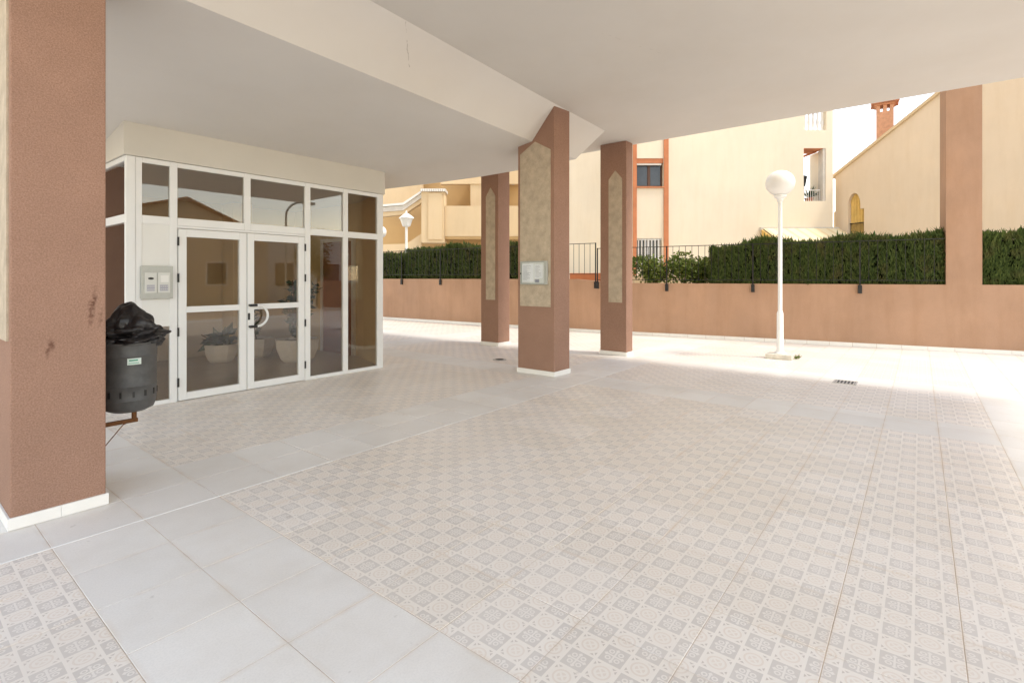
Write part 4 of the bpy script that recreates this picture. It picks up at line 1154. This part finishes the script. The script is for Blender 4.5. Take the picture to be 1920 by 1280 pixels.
slab('recess_wall', 832, 884, 330, 442, 25.6, .2, 'ochre_render')  # darker ochre stands in for the shaded inside of the recess
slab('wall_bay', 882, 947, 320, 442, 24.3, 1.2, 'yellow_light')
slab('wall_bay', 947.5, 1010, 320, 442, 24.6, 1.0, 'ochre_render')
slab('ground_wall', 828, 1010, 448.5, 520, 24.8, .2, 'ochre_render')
# outside stair: parapet band with pale coping, darker flank under it, lower parapet
polyslab('stair_parapet', [(690, 399), (756, 394.5), (790, 371), (790, 362), (756, 385), (690, 391)], 23.9, .25, 'stone_trim')
polyslab('stair_coping', [(690, 389.5), (757, 384), (790, 361), (790, 357), (755, 380), (690, 386)], 23.85, .35, 'white_trim')
polyslab('stair_fascia', [(690, 409), (757, 402), (790, 380), (790, 371.5), (756, 395), (690, 399.5)], 23.95, .4, 'yellow_light')
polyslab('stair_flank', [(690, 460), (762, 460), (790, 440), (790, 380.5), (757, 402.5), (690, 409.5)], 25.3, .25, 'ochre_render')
polyslab('lower_parapet', [(690, 500), (790, 500), (790, 438), (762, 457), (690, 459)], 23.6, .25, 'yellow_light')
tag(MB().lathe(at_depth(962, 347, 24.45), [(.06, 0), (.09, .05), (.09, .2), (.05, .26)], 10).build('wall_light', 'stone_trim', smooth=True), 'small round wall light on the ochre apartment block', 'wall light')

# lantern post
c = at_depth(762, 521, 19.2); lx, ly = c.x, c.y
ln = thing('lantern_lamp', 'white street lantern on a post behind the left hedge', 'lamp', (lx, ly, 1.2))
def lz(v): return ZV(v, 19.2)
MB().lathe((lx, ly, 1.2), [(.10, 0), (.09, .2), (.05, .3), (.045, lz(424)-1.2), (.07, lz(424)-1.18)], 14).build('post', 'lamp_white', ln, smooth=True)
MB().lathe((lx, ly, lz(425)), [(.12, 0), (.14, .02), (.235, lz(410)-lz(425)), (.20, lz(410)-lz(425))], 6).build('lantern_glass', 'globe_opal', ln)
MB().lathe((lx, ly, lz(410)+.002), [(.29, 0), (.29, .03), (.20, .10), (.09, .18), (.03, .21), (.04, .25), (.01, .30)], 6).build('hood', 'lamp_white', ln)
for k in range(6):
    a = math.pi*2*k/6
    MB().bar((lx+math.cos(a)*.14, ly+math.sin(a)*.14, lz(425)+.02), (lx+math.cos(a)*.24, ly+math.sin(a)*.24, lz(410)), .012, 4).build('glazing_bar', 'lamp_white', ln)
# second globe, only its edge shows past the entrance
c = at_depth(713, 435, 17.5)
g2 = thing('globe_lamp', 'white globe post lamp mostly hidden behind the entrance corner', 'lamp', (c.x, c.y, 0.0))
g2['group'] = 'globe lamps'; gl['group'] = 'globe lamps'
MB().lathe((c.x, c.y, 0), [(.09, 0), (.05, .05), (.05, .7), (.033, .75), (.033, c.z-.2)], 14).build('pole', 'lamp_white', g2, smooth=True)
bm = bmesh.new(); bmesh.ops.create_uvsphere(bm, u_segments=24, v_segments=16, radius=.21)
for v in bm.verts: v.co += c
bm_obj(bm, 'globe', 'globe_opal', g2)

# ================================================================== STREET SIDE (behind the camera, seen mirrored in the door glass)
hs = thing('street_house', 'cream gabled house across the street, mirrored in the door glass', 'house', (9.5, -17, -.1))
hx0, hx1, hy = 4.0, 14.5, -16.0
m = MB(); m.prism([(hx0, hy, -.1), (hx1, hy, -.1), (hx1, hy, 3.6), ((hx0+hx1)/2+1, hy, 5.4), (hx0, hy, 3.6)], (0, -8, 0)); m.build('wall', 'gable_render', hs)
for k, x in enumerate((5.2, 8.0, 11.2)):
    f = MB().box((x, hy+.001, 1.0), (x+1.1, hy+.05, 2.3)).build('window', 'white_trim', hs)
    MB().box((x+.08, hy+.0505, 1.08), (x+1.02, hy+.06, 2.22)).build('pane', 'window_dark', f)
MB().prism([(hx0-.3, hy+.3, 3.5), (hx0-.3, hy+.3, 3.62), ((hx0+hx1)/2+1, hy+.3, 5.55), (hx1+.3, hy+.3, 3.62), (hx1+.3, hy+.3, 3.5), ((hx0+hx1)/2+1, hy+.3, 5.42)], (0, -8.5, 0)).build('roof', 'roof_tile', hs)
h2 = thing('street_house', 'long white flat-roofed house behind the street tree, mirrored in the door glass', 'house', (25, -20, -.1))
MB().box((15.5, -26, -.1), (42, -20, 4.3)).build('wall', 'plaster_white', h2)
MB().box((15.3, -26.2, 4.301), (42.2, -19.8, 4.5)).build('roof_edge', 'stone_trim', h2)
for x in (17, 20.5, 24, 28, 32):
    f = MB().box((x, -19.999, .9), (x+1.2, -19.94, 2.4)).build('window', 'wood_dark', h2); MB().box((x+.08, -19.9395, .98), (x+1.12, -19.93, 2.32)).build('pane', 'window_dark', f)
sv_ = thing('street_lamp', 'tall curved street lamp mirrored in the right door leaf', 'street lamp', (13.2, -11.5, -.1))
m = MB(); pv = Vector((13.2, -11.5, -.1)); pts = [pv, pv+Vector((0, 0, 4.6))]+[pv+Vector((.9-.9*math.cos(a), 0, 4.6+.8*math.sin(a))) for a in [math.pi/2*k/6 for k in range(1, 7)]]
for a, b in zip(pts, pts[1:]): m.bar(a, b, .05, 8)
m.build('pole', 'grey_metal', sv_, smooth=True); MB().box((14.1, -11.65, 5.22), (14.7, -11.35, 5.34)).build('lamp_head', 'grey_metal', sv_)
tr = thing('street_tree', 'yellow-green street tree mirrored in the right door leaf', 'tree', (15.6, -12.5, -.1))
m = MB(); m.lathe((15.6, -12.5, -.1), [(.16, 0), (.11, .8), (.09, 1.8), (.04, 2.8)], 8); m.build('trunk', 'bark', tr, smooth=True)
sp = []
lob = [(Vector((15.6, -12.5, 2.6))+rv()*.8, random.uniform(.5, .9)) for _ in range(14)]
for k in range(1600):
    o, r = random.choice(lob); sp.append((o+rv()*r*random.uniform(.5, 1), rv(), .16, .09, rv()))
leaves_mesh(sp).build('crown', 'tree_leaf', tr)
for k in range(6):
    MB().bar((15.6, -12.5, 1.6), lob[k][0], .03, 5).build('limb', 'bark', tr)

for o in bpy.data.objects:
    if '_o' in o: del o['_o']
